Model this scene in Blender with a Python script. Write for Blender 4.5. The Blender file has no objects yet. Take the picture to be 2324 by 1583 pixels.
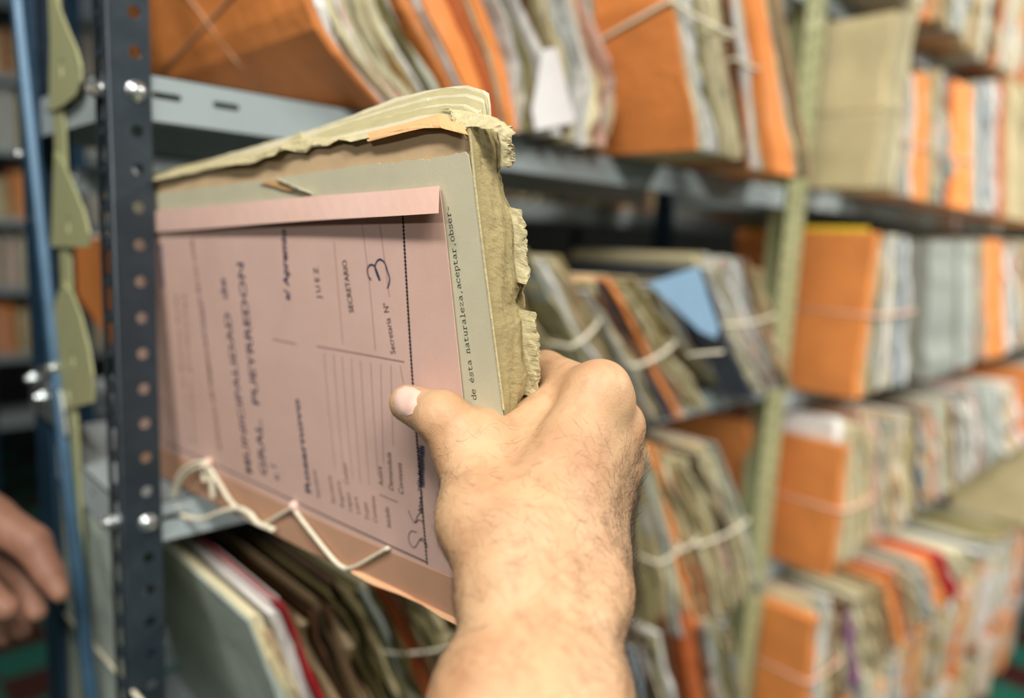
import bpy, math, random
import numpy as np
from mathutils import Matrix, Vector
random.seed(7)
rng = np.random.default_rng(7)
SC = bpy.context.scene
COL = SC.collection

# ------------------------------------------------------------------ camera
CX, CY, F = 1162.0, 791.5, 1658.0          # photograph 2324 x 1583, focal length in pixels
CZ = 1.68                                  # camera height above the floor
def nrm(v): return v / np.linalg.norm(v)
_x = np.array([2900 - CX, 625 - CY, F]); _u = -nrm(np.array([627 - CX, 11740 - CY, F]))
_x = nrm(_x); _x = nrm(_x - _u * (_x @ _u)); _y = np.cross(_u, _x)
R = np.array([_x, _y, _u])                 # image-space axes -> world (X along the rack, Y into it, Z up)
CAMP = np.array([0, 0, CZ])
def ray(px, py): return R @ np.array([(px - CX) / F, (py - CY) / F, 1.0])
def at_z(px, py, z): return CAMP + ray(px, py) * z
def at_Y(px, py, Y): r = ray(px, py); return CAMP + r * (Y / r[1])
def at_X(px, py, X): r = ray(px, py); return CAMP + r * (X / r[0])

cam = bpy.data.cameras.new('camera'); camo = bpy.data.objects.new('camera', cam); COL.objects.link(camo)
c0, c1, c2 = R @ np.array([1, 0, 0]), R @ np.array([0, -1, 0]), R @ np.array([0, 0, -1])
camo.matrix_world = Matrix([[c0[i], c1[i], c2[i], CAMP[i]] for i in range(3)] + [[0, 0, 0, 1]])
cam.sensor_width = 36; cam.sensor_fit = 'HORIZONTAL'; cam.lens = F * 36 / 2324
cam.clip_start = 0.02; cam.clip_end = 60
cam.dof.use_dof = True; cam.dof.focus_distance = 0.352; cam.dof.aperture_fstop = 2.7; cam.dof.aperture_blades = 0
SC.camera = camo

# ------------------------------------------------------------------ world, lights, exposure
w = bpy.data.worlds.new('world'); SC.world = w; w.use_nodes = True
w.node_tree.nodes['Background'].inputs[0].default_value = (0.80, 0.92, 1.0, 1)
w.node_tree.nodes['Background'].inputs[1].default_value = 0.055
def area(name, loc, tilt, sx, sy, power, col=(1, 0.95, 0.88)):
    """ceiling tube or added fill lamp facing down, tilted about the Y axis"""
    l = bpy.data.lights.new(name, 'AREA'); l.shape = 'RECTANGLE'; l.size = sx; l.size_y = sy
    l.energy = power; l.color = col
    o = bpy.data.objects.new(name, l); COL.objects.link(o); o.location = loc; o.rotation_euler = (0, tilt, 0)
    return o
area('ceiling_tube_or_fill_light', (-0.46, 0.00, CZ + 1.05), -0.45, 0.14, 1.2, 14.5)
area('ceiling_tube_or_fill_light', (-0.35, -1.25, CZ + 1.10), -0.7, 0.16, 1.2, 36)
area('ceiling_tube_or_fill_light', (-2.0, -0.50, CZ + 1.10), -0.6, 0.16, 1.2, 14)  # added fill from the left, brightens the left-facing covers
area('ceiling_tube_or_fill_light', (1.75, -1.05, CZ + 1.15), -0.35, 0.16, 1.2, 62)
area('ceiling_tube_or_fill_light', (3.4, -0.95, CZ + 1.15), -0.1, 0.16, 1.2, 44)
area('ceiling_tube_or_fill_light', (0.4, 3.2, CZ + 1.1), 0.0, 0.14, 1.2, 12)
SC.view_settings.view_transform = 'Standard'; SC.view_settings.look = 'None'
SC.view_settings.gamma = 1; SC.view_settings.use_curve_mapping = False
SC.view_settings.exposure = 0.5

# ------------------------------------------------------------------ colours and materials
def lin(c):
    c = np.array(c, float) / 255
    return tuple(np.where(c <= 0.04045, c / 12.92, ((c + 0.055) / 1.055) ** 2.4)) + (1.0,)
PAL = dict(orange=(234, 146, 78), rust=(176, 92, 46), cream=(216, 208, 172), white=(224, 224, 220), grey=(176, 184, 178),
           tan=(196, 170, 134), brown=(118, 82, 56), olive=(140, 132, 92), khaki=(206, 192, 150), pink=(222, 180, 162),
           mud=(88, 70, 54), bluegrey=(152, 168, 176), sky=(140, 182, 214), slate=(72, 82, 100), red=(190, 18, 40),
           yellow=(222, 206, 50), purple=(140, 96, 130), green=(10, 74, 54), gold=(170, 128, 64), sage=(168, 180, 170),
           plastic=(176, 184, 176), teal=(60, 130, 125))
MATS = {}
def new_mat(name):
    m = bpy.data.materials.new(name); m.use_nodes = True
    nt = m.node_tree; return m, nt, nt.nodes, nt.links, nt.nodes['Principled BSDF']
def mixc(N, L, a, b, fac, mode='MIX'):
    n = N.new('ShaderNodeMix'); n.data_type = 'RGBA'; n.blend_type = mode
    for i, v in ((0, fac), (6, a), (7, b)):
        if hasattr(v, 'links'): L.new(v, n.inputs[i])
        else: n.inputs[i].default_value = v
    return n.outputs[2]
def noise(N, L, vec, scale, detail=3, rough=0.55, dist=0):
    n = N.new('ShaderNodeTexNoise'); n.inputs['Scale'].default_value = scale; n.inputs['Detail'].default_value = detail
    n.inputs['Roughness'].default_value = rough; n.inputs['Distortion'].default_value = dist
    if vec is not None: L.new(vec, n.inputs['Vector'])
    return n.outputs['Fac']
def ramp(N, L, v, a, b, ca=(0, 0, 0, 1), cb=(1, 1, 1, 1)):
    n = N.new('ShaderNodeValToRGB'); e = n.color_ramp.elements
    e[0].position = a; e[0].color = ca; e[1].position = b; e[1].color = cb; L.new(v, n.inputs[0]); return n.outputs[0]
def bump(N, L, h, s, d, prev=None):
    n = N.new('ShaderNodeBump'); n.inputs['Strength'].default_value = s; n.inputs['Distance'].default_value = d
    L.new(h, n.inputs['Height'])
    if prev is not None: L.new(prev, n.inputs['Normal'])
    return n.outputs[0]

def paper_edge(key):
    """paper slab: sheet edges drawn as fine lines along the UV u axis, soft mottling, per-object tone"""
    k = 'slab_' + key
    if k in MATS: return MATS[k]
    m, nt, N, L, P = new_mat(k); c = lin(PAL[key])
    tc = N.new('ShaderNodeTexCoord'); oi = N.new('ShaderNodeObjectInfo')
    mp = N.new('ShaderNodeMapping'); mp.inputs['Scale'].default_value = (950, 7, 1); L.new(tc.outputs['UV'], mp.inputs[0])
    cmb = N.new('ShaderNodeCombineXYZ'); L.new(oi.outputs['Random'], cmb.inputs[2])
    ad = N.new('ShaderNodeVectorMath'); ad.operation = 'ADD'; L.new(mp.outputs[0], ad.inputs[0])
    sc = N.new('ShaderNodeVectorMath'); sc.operation = 'SCALE'; sc.inputs[3].default_value = 90; L.new(cmb.outputs[0], sc.inputs[0])
    L.new(sc.outputs[0], ad.inputs[1])
    st = noise(N, L, ad.outputs[0], 1.0, 4, 0.7)
    blot = noise(N, L, tc.outputs['Object'], 14, 3, 0.6)
    deep = 0.34 if key not in ('orange', 'rust', 'plastic', 'sage', 'slate', 'sky') else 0.75
    dark = tuple(x * deep for x in c[:3]) + (1,)
    a = mixc(N, L, dark, c, ramp(N, L, st, 0.32, 0.50))
    worn = tuple(min(1, x * 0.55 + y) for x, y in zip(c[:3], (0.32, 0.27, 0.20))) + (1,)
    b = mixc(N, L, a, worn, ramp(N, L, blot, 0.55, 0.85, cb=(0.45,) * 3 + (1,)))
    hs = N.new('ShaderNodeHueSaturation'); L.new(b, hs.inputs['Color'])
    mr = N.new('ShaderNodeMapRange'); mr.inputs[3].default_value = 0.82; mr.inputs[4].default_value = 1.16
    L.new(oi.outputs['Random'], mr.inputs[0]); L.new(mr.outputs[0], hs.inputs['Value'])
    L.new(hs.outputs[0], P.inputs['Base Color'])
    P.inputs['Roughness'].default_value = 0.75 if key != 'plastic' else 0.3
    P.inputs['Specular IOR Level'].default_value = 0.25
    L.new(bump(N, L, st, 0.6, 0.0015, bump(N, L, blot, 0.4, 0.004)), P.inputs['Normal'])
    MATS[k] = m; return m
def paper_face(key):
    k = 'face_' + key
    if k in MATS: return MATS[k]
    m, nt, N, L, P = new_mat(k); c = lin(PAL[key]); tc = N.new('ShaderNodeTexCoord'); oi = N.new('ShaderNodeObjectInfo')
    n1 = noise(N, L, tc.outputs['Object'], 11, 4, 0.6, 0.4); n2 = noise(N, L, tc.outputs['Object'], 260, 3, 0.6); n3 = noise(N, L, tc.outputs['Object'], 30, 3, 0.5, 1.5)
    a = mixc(N, L, tuple(x * 0.82 for x in c[:3]) + (1,), tuple(min(1, x * 1.08) for x in c[:3]) + (1,), ramp(N, L, n1, 0.3, 0.62))
    hs = N.new('ShaderNodeHueSaturation'); L.new(a, hs.inputs['Color'])
    mr = N.new('ShaderNodeMapRange'); mr.inputs[3].default_value = 0.9; mr.inputs[4].default_value = 1.1
    L.new(oi.outputs['Random'], mr.inputs[0]); L.new(mr.outputs[0], hs.inputs['Value']); L.new(hs.outputs[0], P.inputs['Base Color'])
    P.inputs['Roughness'].default_value = 0.5 if key != 'plastic' else 0.25; P.inputs['Specular IOR Level'].default_value = 0.35
    L.new(bump(N, L, n2, 0.15, 0.0006, bump(N, L, n3, 0.3, 0.006)), P.inputs['Normal'])
    MATS[k] = m; return m
def paper(name, rgb, mott=0.12, bmp=0.15, scale=60, dirt=None, rough=0.8):
    if name in MATS: return MATS[name]
    m, nt, N, L, P = new_mat(name); c = lin(rgb)
    tc = N.new('ShaderNodeTexCoord')
    n1 = noise(N, L, tc.outputs['Object'], scale, 4, 0.6); n2 = noise(N, L, tc.outputs['Object'], 1400, 3, 0.7)
    n3 = noise(N, L, tc.outputs['Object'], 9, 3, 0.6)
    a = mixc(N, L, tuple(x * (1 - mott) for x in c[:3]) + (1,), tuple(min(1, x * (1 + mott)) for x in c[:3]) + (1,), ramp(N, L, n1, 0.3, 0.7))
    a = mixc(N, L, a, tuple(x * 0.86 for x in c[:3]) + (1,), ramp(N, L, n2, 0.45, 0.7, cb=(0.6,) * 3 + (1,)))
    if dirt: a = mixc(N, L, a, lin(dirt), ramp(N, L, n3, 0.5, 0.8, cb=(0.5,) * 3 + (1,)))
    L.new(a, P.inputs['Base Color']); P.inputs['Roughness'].default_value = rough; P.inputs['Specular IOR Level'].default_value = 0.2
    L.new(bump(N, L, n2, bmp, 0.0004, bump(N, L, n1, bmp, 0.002)), P.inputs['Normal'])
    MATS[name] = m; return m
def metal(name, rgb, rough=0.42, metallic=0.25, scratch=True, rgb2=None):
    if name in MATS: return MATS[name]
    m, nt, N, L, P = new_mat(name); c = lin(rgb)
    tc = N.new('ShaderNodeTexCoord'); n1 = noise(N, L, tc.outputs['Object'], 35, 5, 0.65); n2 = noise(N, L, tc.outputs['Object'], 420, 3, 0.6)
    c2 = lin(rgb2) if rgb2 else tuple(min(1, x * 1.5 + 0.01) for x in c[:3]) + (1,)
    a = mixc(N, L, c, c2, ramp(N, L, n1, 0.45, 0.8, cb=(0.6,) * 3 + (1,)))
    if scratch: a = mixc(N, L, a, (0.35, 0.36, 0.36, 1), ramp(N, L, n2, 0.70, 0.76, cb=(0.5,) * 3 + (1,)))
    L.new(a, P.inputs['Base Color']); P.inputs['Metallic'].default_value = metallic
    L.new(ramp(N, L, n1, 0.2, 0.9, (rough - 0.1,) * 3 + (1,), (rough + 0.15,) * 3 + (1,)), P.inputs['Roughness'])
    L.new(bump(N, L, n2, 0.12, 0.0004), P.inputs['Normal'])
    MATS[name] = m; return m
def plain(name, rgb, rough=0.7):
    if name in MATS: return MATS[name]
    m, nt, N, L, P = new_mat(name); c = lin(rgb); tc = N.new('ShaderNodeTexCoord')
    n1 = noise(N, L, tc.outputs['Object'], 300, 3, 0.6)
    L.new(mixc(N, L, tuple(x * 0.8 for x in c[:3]) + (1,), c, ramp(N, L, n1, 0.35, 0.65)), P.inputs['Base Color'])
    P.inputs['Roughness'].default_value = rough; MATS[name] = m; return m

M_POST = metal('slate_post_paint', (48, 58, 66), 0.42, 0.3)
M_SHELF = metal('pale_shelf_paint', (160, 172, 174), 0.5, 0.1, False, (148, 162, 164))
M_GREEN = metal('green_upright_paint', (160, 162, 120), 0.55, 0.05, False, (138, 148, 112))
M_BLUE = metal('blue_post_paint', (34, 62, 84), 0.4, 0.3)
M_BRACE = metal('blue_brace_paint', (58, 90, 114), 0.4, 0.3)
M_ZINC = metal('zinc_bolt', (206, 212, 212), 0.25, 0.9, False)
M_STRING = plain('cotton_string', (232, 224, 200), 0.8)
M_TAPE = plain('pale_tape', (238, 190, 164), 0.7)
M_INK = plain('blue_ink', (34, 44, 78), 0.6)
M_PRINT = plain('black_print', (38, 34, 40), 0.6)
M_FAINT = plain('faded_print', (112, 84, 84), 0.7)
M_RULE = plain('faded_rule', (158, 112, 110), 0.7)
M_TYPE = plain('typewriter_ink', (52, 56, 52), 0.7)
M_STAMP = plain('faded_stamp_ink', (118, 108, 140), 0.7)

# ------------------------------------------------------------------ object helpers
def thing(name, loc, label, cat, group=None):
    o = bpy.data.objects.new(name, None); COL.objects.link(o); o.location = loc; o.empty_display_size = 0.02
    o['label'] = label; o['category'] = cat
    if group: o['group'] = group
    return o
def obj(name, verts, faces, mat, parent=None, smooth=False, uv=None):
    """one mesh object from world-space vertices; its origin is its parent's (or its own centre)"""
    v = np.asarray(verts, float)
    org = np.array(root_loc(parent)) if parent is not None else np.array([0, 0, 0.0])
    me = bpy.data.meshes.new(name); me.from_pydata((v - org).tolist(), [], [tuple(int(i) for i in f) for f in faces]); me.update()
    if smooth: me.polygons.foreach_set('use_smooth', [True] * len(me.polygons))
    if uv is not None:
        ul = me.uv_layers.new(name='UVMap'); ul.data.foreach_set('uv', np.asarray(uv, float).ravel())
    me.materials.append(mat)
    o = bpy.data.objects.new(name, me); COL.objects.link(o)
    if parent is not None: o.parent = parent
    return o
def root_loc(o):
    p = np.zeros(3)
    while o is not None: p = p + np.array(o.location); o = o.parent
    return p
class MB:
    def __init__(s): s.v = []; s.f = []
    def add(s, v, f):
        n = len(s.v); s.v += [tuple(p) for p in v]; s.f += [tuple(i + n for i in q) for q in f]; return s
    def box(s, a, b):
        (x0, y0, z0), (x1, y1, z1) = a, b
        return s.add([(x0, y0, z0), (x1, y0, z0), (x1, y1, z0), (x0, y1, z0), (x0, y0, z1), (x1, y0, z1), (x1, y1, z1), (x0, y1, z1)],
                     [(0, 3, 2, 1), (4, 5, 6, 7), (0, 1, 5, 4), (1, 2, 6, 5), (2, 3, 7, 6), (3, 0, 4, 7)])
    def tube(s, pts, r, n=8, flat=1.0):
        pts = [np.array(p, float) for p in pts]; k = len(pts); rr = r if hasattr(r, '__len__') else [r] * k
        V = []; Fc = []; prev = None
        for i in range(k):
            t = nrm(pts[min(i + 1, k - 1)] - pts[max(i - 1, 0)] + 1e-12)
            a = prev - t * (prev @ t) if prev is not None else np.cross(t, [0.3, 0.9, 0.2])
            a = nrm(a); prev = a; b = np.cross(t, a)
            for j in range(n):
                an = 2 * math.pi * j / n; V.append(pts[i] + rr[i] * (math.cos(an) * a + flat * math.sin(an) * b))
        for i in range(k - 1):
            for j in range(n): Fc.append((i * n + j, i * n + (j + 1) % n, (i + 1) * n + (j + 1) % n, (i + 1) * n + j))
        Fc += [tuple(range(n - 1, -1, -1)), tuple((k - 1) * n + j for j in range(n))]
        return s.add(V, Fc)
    def lathe(s, base, axis, prof, n=14):
        ax = nrm(np.array(axis, float)); a = nrm(np.cross(ax, [0.3, 0.2, 0.9])); b = np.cross(ax, a); V = []; Fc = []
        for (h, r) in prof:
            for j in range(n):
                an = 2 * math.pi * j / n; V.append(np.array(base) + ax * h + r * (math.cos(an) * a + math.sin(an) * b))
        for i in range(len(prof) - 1):
            for j in range(n): Fc.append((i * n + j, i * n + (j + 1) % n, (i + 1) * n + (j + 1) % n, (i + 1) * n + j))
        Fc += [tuple(range(n - 1, -1, -1)), tuple((len(prof) - 1) * n + j for j in range(n))]
        return s.add(V, Fc)
    def build(s, name, mat, parent=None, smooth=False): return obj(name, s.v, s.f, mat, parent, smooth)
def spline(pts, n=8):
    p = [np.array(q, float) for q in pts]; p = [2 * p[0] - p[1]] + p + [2 * p[-1] - p[-2]]; out = []
    for i in range(1, len(p) - 2):
        for k in range(n):
            t = k / n
            out.append(0.5 * (2 * p[i] + (p[i + 1] - p[i - 1]) * t + (2 * p[i - 1] - 5 * p[i] + 4 * p[i + 1] - p[i + 2]) * t * t + (3 * p[i] - p[i - 1] - 3 * p[i + 1] + p[i + 2]) * t ** 3))
    out.append(p[-2]); return out
def eval_curve(cu):
    o = bpy.data.objects.new('tmp', cu); COL.objects.link(o)
    dg = bpy.context.evaluated_depsgraph_get(); me = o.evaluated_get(dg).to_mesh()
    v = np.zeros(len(me.vertices) * 3); me.vertices.foreach_get('co', v)
    f = [tuple(q.vertices) for q in me.polygons]
    o.evaluated_get(dg).to_mesh_clear(); bpy.data.objects.remove(o); bpy.data.curves.remove(cu)
    return v.reshape(-1, 3), f
def plate(outer, holes, thick, O, X, Y, Z):
    """flat plate with true holes: 2D outlines -> solid of given thickness, mapped by the frame O,X,Y,Z (thickness along +Z)"""
    cu = bpy.data.curves.new('tmp', 'CURVE'); cu.dimensions = '2D'; cu.fill_mode = 'BOTH'; cu.extrude = thick / 2
    for loop in [outer] + holes:
        sp = cu.splines.new('POLY'); sp.points.add(len(loop) - 1)
        for i, (a, b) in enumerate(loop): sp.points[i].co = (a, b, 0, 1)
        sp.use_cyclic_u = True
    v, f = eval_curve(cu)
    O, X, Y, Z = (np.array(q, float) for q in (O, X, Y, Z))
    return O + v[:, :1] * X + v[:, 1:2] * Y + (v[:, 2:3] + thick / 2) * Z, f
def circle(x, y, rx, ry=None, n=14, a0=0):
    ry = ry or rx; return [(x + rx * math.cos(2 * math.pi * i / n + a0), y + ry * math.sin(2 * math.pi * i / n + a0)) for i in range(n)]
def slot(x, y, w_, h_):
    r = h_ / 2; o = []
    for i in range(7): a = -math.pi / 2 + math.pi * i / 6; o.append((x + w_ / 2 - r + r * math.cos(a), y + r * math.sin(a)))
    for i in range(7): a = math.pi / 2 + math.pi * i / 6; o.append((x - w_ / 2 + r + r * math.cos(a), y + r * math.sin(a)))
    return o

# ------------------------------------------------------------------ setting: tiled floor
Zc = CZ
fl = bpy.data.objects.new('floor', None)
bm = MB().box((-3, -2.5, -0.06), (6, 8.0, -0.006)).build('floor', plain('floor_screed', (70, 60, 54)))
bm['kind'] = 'structure'
_m = bm.data.materials[0]; _N, _L = _m.node_tree.nodes, _m.node_tree.links
_ck = _N.new('ShaderNodeTexChecker'); _ck.inputs['Scale'].default_value = 5; _ck.inputs[1].default_value = lin((58, 24, 22)); _ck.inputs[2].default_value = lin((28, 90, 76))
_tc = _N.new('ShaderNodeTexCoord'); _mp = _N.new('ShaderNodeMapping'); _mp.inputs['Location'].default_value = (0, 0, 0.1); _L.new(_tc.outputs['Object'], _mp.inputs[0]); _L.new(_mp.outputs[0], _ck.inputs[0])
_L.new(_ck.outputs[0], _N['Principled BSDF'].inputs['Base Color']); _N['Principled BSDF'].inputs['Roughness'].default_value = 0.35
tg = metal('green_floor_tile', (30, 96, 82), 0.3, 0, False, (24, 80, 70)); tr_ = metal('dark_red_floor_tile', (62, 26, 24), 0.3, 0, False, (48, 22, 20))
tile_me = {}
T = 0.2
for key, mt in (('g', tg), ('r', tr_)):
    t = MB().box((0.0015, 0.0015, -0.006), (T - 0.0015, T - 0.0015, 0)).build('tile', mt); tile_me[key] = t.data; bpy.data.objects.remove(t)
for i in range(-3, 10):
    for j in range(10, 30):
        o = bpy.data.objects.new('tile', tile_me['g' if (i + j) % 2 else 'r']); COL.objects.link(o); o.location = (i * T, j * T, 0); o.parent = bm
wl = MB().box((-3, 7.0, 0), (6, 7.1, 3.2)).build('wall_back', plain('wall_paint', (74, 76, 70))); wl['kind'] = 'structure'
for nm_, a_, b_ in (('wall_right', (6, -2.5, 0), (6.1, 7.1, 3.2)), ('wall_left', (-3.1, -2.5, 0), (-3, 7.1, 3.2))):
    q_ = MB().box(a_, b_).build(nm_, plain('wall_paint', (74, 76, 70))); q_['kind'] = 'structure'

# ------------------------------------------------------------------ shelving racks
YF = 0.625
rack = thing('shelving_rack', (0.19, YF, 0), 'long metal shelving rack with a dark perforated corner post and pale grey shelves', 'shelf')
X0, X1, XE = 0.172, 1.268, 4.3
Z_HOLE = Zc + 0.097                           # a bolted hole
# near front post: L section with real holes
zs = [Z_HOLE + 0.0291 * k for k in range(-60, 24)]
wd, th = 0.0305, 0.0022
holes = [circle(0.0195, z, 0.0046, 0.0048) for z in zs if 0.02 < z < 2.35]
v, f = plate([(0, 0.0), (wd, 0.0), (wd, 2.4), (0, 2.4)], holes, th, (X0, YF, 0), (1, 0, 0), (0, 0, 1), (0, 1, 0))
post = obj('post', v, f, M_POST, rack); post['label'] = 'dark slate corner post with a row of round holes'
holes = [slot(0.0185, z, 0.007, 0.010) for z in zs if 0.02 < z < 2.35]
v, f = plate([(0, 0.0), (0.034, 0.0), (0.034, 2.4), (0, 2.4)], holes, th, (X0 + th, YF + th * 0.5, 0), (0, 1, 0), (0, 0, 1), (-1, 0, 0))
obj('post_flange', v, f, M_POST, post)
MB().tube([(X0 + 0.0014, YF + 0.0014, 0), (X0 + 0.0014, YF + 0.0014, 2.4)], 0.0019, 8).build('post_fold', M_POST, post, True)
def bolt(p, axis, r=0.0076, parent=rack):
    ax = np.array(axis, float)
    MB().lathe(np.array(p), ax, [(-0.001, r * 1.02), (0.0012, r * 1.02), (0.0013, r * 0.9), (0.003, r * 0.86), (0.0046, r * 0.66), (0.0054, r * 0.35), (0.0056, 0.0002)], 16).build('bolt', M_ZINC, parent, True)
def nut(p, axis, parent=rack):
    ax = np.array(axis, float)
    MB().lathe(p, ax, [(-0.0005, 0.0065), (0.0042, 0.0065), (0.0044, 0.0034), (0.009, 0.0034), (0.0092, 0.001)], 6).build('nut', M_ZINC, parent)
deck1 = [Zc + z for z in (0.461, 0.113, -0.235, -0.583, -0.931, -1.279, -1.60)]
deck2 = [Zc + z for z in (0.466, 0.118, -0.270, -0.626, -0.982, -1.30, -1.62)]
LIP = 0.0365
def shelf(x0, x1, zt, y0, depth, parent, lip_slots=True, end_lip=True, mat=M_SHELF):
    s = MB().box((x0, y0, zt - 0.0012), (x1, y0 + depth, zt)).build('shelf', mat, parent)
    hs = []
    if lip_slots:
        for sx in list(np.arange(0.040, x1 - x0 - 0.03, 0.0475)):
            if sx < 0.11 or sx > x1 - x0 - 0.12: hs.append(slot(sx, -0.0155, 0.0225, 0.0052))
    v, f = plate([(0, 0.0), (x1 - x0, 0.0), (x1 - x0, -LIP), (0, -LIP)], hs, 0.0012, (x0, y0, zt), (1, 0, 0), (0, 0, 1), (0, 1, 0))
    obj('shelf_lip', v, f, mat, s)
    MB().box((x0, y0, zt - LIP), (x1, y0 + 0.012, zt - LIP + 0.001)).build('lip_return', mat, s)
    if end_lip:
        v, f = plate([(0, 0.0), (depth, 0.0), (depth, -LIP), (0, -LIP)], [slot(0.1, -0.0155, 0.02, 0.005), slot(0.2, -0.0155, 0.02, 0.005)], 0.0012, (x0, y0, zt), (0, 1, 0), (0, 0, 1), (1, 0, 0))
        obj('end_lip', v, f, mat, s)
    MB().box((x0, y0 + depth - 0.0012, zt - LIP), (x1, y0 + depth, zt)).build('back_lip', mat, s)
    return s
for zt in deck1: shelf(X0 + 0.003, X1, zt, YF + th + 0.0003, 0.30, rack)
for zt in deck2: shelf(X1 + 0.080, XE, zt, YF + th + 0.0003, 0.30, rack, False)
for zt in deck1[:5]:
    bolt((X0 + 0.0195, YF, zt - 0.0155), (0, -1, 0)); bolt((X0, YF + 0.0195, zt - 0.0155), (-1, 0, 0), 0.0058); nut((X0 - 0.002, YF + 0.0195, zt - 0.0155), (-1, 0, 0))
# green front upright between the two bays: wide flange with two staggered columns of holes
hl = []
for k in range(67):
    hl.append(slot(0.020, 0.05 + k * 0.0345, 0.013, 0.010)); hl.append(slot(0.054, 0.067 + k * 0.0345, 0.013, 0.010))
v, f = plate([(0, 0), (0.074, 0), (0.074, 2.4), (0, 2.4)], hl, 0.0025, (X1 + 0.002, YF - 0.003, 0), (1, 0, 0), (0, 0, 1), (0, 1, 0))
gp = obj('post', v, f, M_GREEN, rack); gp['label'] = 'green front upright with two columns of holes'
MB().box((X1 + 0.032, YF, 0), (X1 + 0.036, YF + 0.045, 2.4)).build('post_web', M_GREEN, gp)
# back posts, brace and gussets of the end frame
bp_ = at_X(90, 500, X0)
bpb = MB().box((X0 - 0.002, 0.855, 0), (X0 + 0.002, 0.925, 2.4)).box((X0, 0.908, 0), (X0 + 0.04, 0.912, 2.4)).build('post', M_BLUE, rack); bpb['label'] = 'blue back corner post'
for xx in (X1 + 0.03, XE):
    MB().box((xx - 0.002, 0.885, 0), (xx + 0.002, 0.925, 2.4)).box((xx, 0.921, 0), (xx + 0.036, 0.925, 2.4)).build('post', M_BLUE, rack)
MB().box((XE - 0.002, YF, 0), (XE + 0.002, YF + 0.036, 2.4)).box((XE - 0.036, YF, 0), (XE, YF + 0.002, 2.4)).build('post', M_POST, rack)
a, b = at_X(34, -60, X0 - 0.006), at_X(212, 1640, X0 - 0.006)
MB().tube([a, b], 0.0062, 6, 0.5).build('brace', M_BRACE, rack)
for q in (a, b): bolt(q + np.array([-0.003, 0, 0]), (-1, 0, 0), 0.0058)
gs = MB().box((X0 - 0.001, 0.757, 0.6), (X0 + 0.002, 0.79, 2.4)).build('post', M_GREEN, rack); gs['label'] = 'green flat upright in the end frame'
def gusset(px, hs):
    pts = [at_X(x, y, X0 - 0.001) for x, y in px]; hh = [circle(*(lambda q: (q[1], q[2]))(at_X(x, y, X0)), 0.005, 0.008) for x, y in hs]
    v, f = plate([(p[1], p[2]) for p in pts], hh, 0.0022, (X0 - 0.0035, 0, 0), (0, 1, 0), (0, 0, 1), (1, 0, 0)); obj('gusset', v, f, M_GREEN, rack)
gusset([(122, -60), (140, 20), (160, 70), (178, 110), (189, 150), (190, 185), (180, 215), (150, 240), (118, 255)], [(150, 155)])
gusset([(130, 345), (150, 372), (175, 430), (196, 480), (208, 530), (206, 560), (122, 560)], [(165, 510)])
gusset([(130, 690), (148, 640), (170, 668), (190, 720), (207, 790), (216, 850), (217, 912), (150, 928), (132, 930)], [(175, 812), (165, 890)])
for q in ((45, 352), (85, 498)): bolt(at_X(*q, X0 - 0.004), (-1, 0, 0), 0.006)
for q in ((78, 858), (127, 834), (128, 875), (100, 900)): nut(at_X(*q, X0 - 0.006), (-1, -0.2, 0))
p = [at_X(*q, X0 - 0.002) for q in ((78, 838), (132, 822), (150, 905), (160, 985), (138, 965), (82, 925))]
v, f = plate([(q[1], q[2]) for q in p], [], 0.003, (X0 - 0.007, 0, 0), (0, 1, 0), (0, 0, 1), (1, 0, 0)); obj('clamp_plate', v, f, M_ZINC, rack)

def plain_rack(label, x0, x1, y0, depth, decks, dirz, nposts=3):
    r = thing('shelving_rack', (x0, y0, 0), label, 'shelf')
    for zt in decks:
        s = MB().box((x0, y0, zt - 0.0012), (x1, y0 + depth, zt)).box((x0, y0, zt - LIP), (x1, y0 + 0.0015, zt - 0.0013)).box((x0, y0 + depth - 0.0015, zt - LIP), (x1, y0 + depth, zt - 0.0013)).build('shelf', M_SHELF, r)
    for k in range(nposts):
        xx = x0 + (x1 - x0) * k / (nposts - 1)
        for yy in (y0 - 0.003, y0 + depth + 0.001):
            MB().box((xx - 0.018, yy, 0), (xx + 0.018, yy + 0.002, 2.3)).build('post', M_BLUE, r)
            for zt in decks: bolt((xx, yy, zt - 0.0155), (0, -1, 0), 0.007, r)
    return r
plain_rack('dark shelving rack standing back to back behind the near rack', 0.32, 4.0, 1.06, 0.30, [Zc + z for z in (0.40, 0.075, -0.27, -0.62, -0.97)], 1, 4)
plain_rack('distant shelving rack across the aisle, far left behind the blue post', -0.6, 1.9, 4.6, 0.35, [Zc + z for z in (1.06, 0.70, 0.34, -0.02, -0.38, -0.74, -1.1)], 1, 3)

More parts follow.
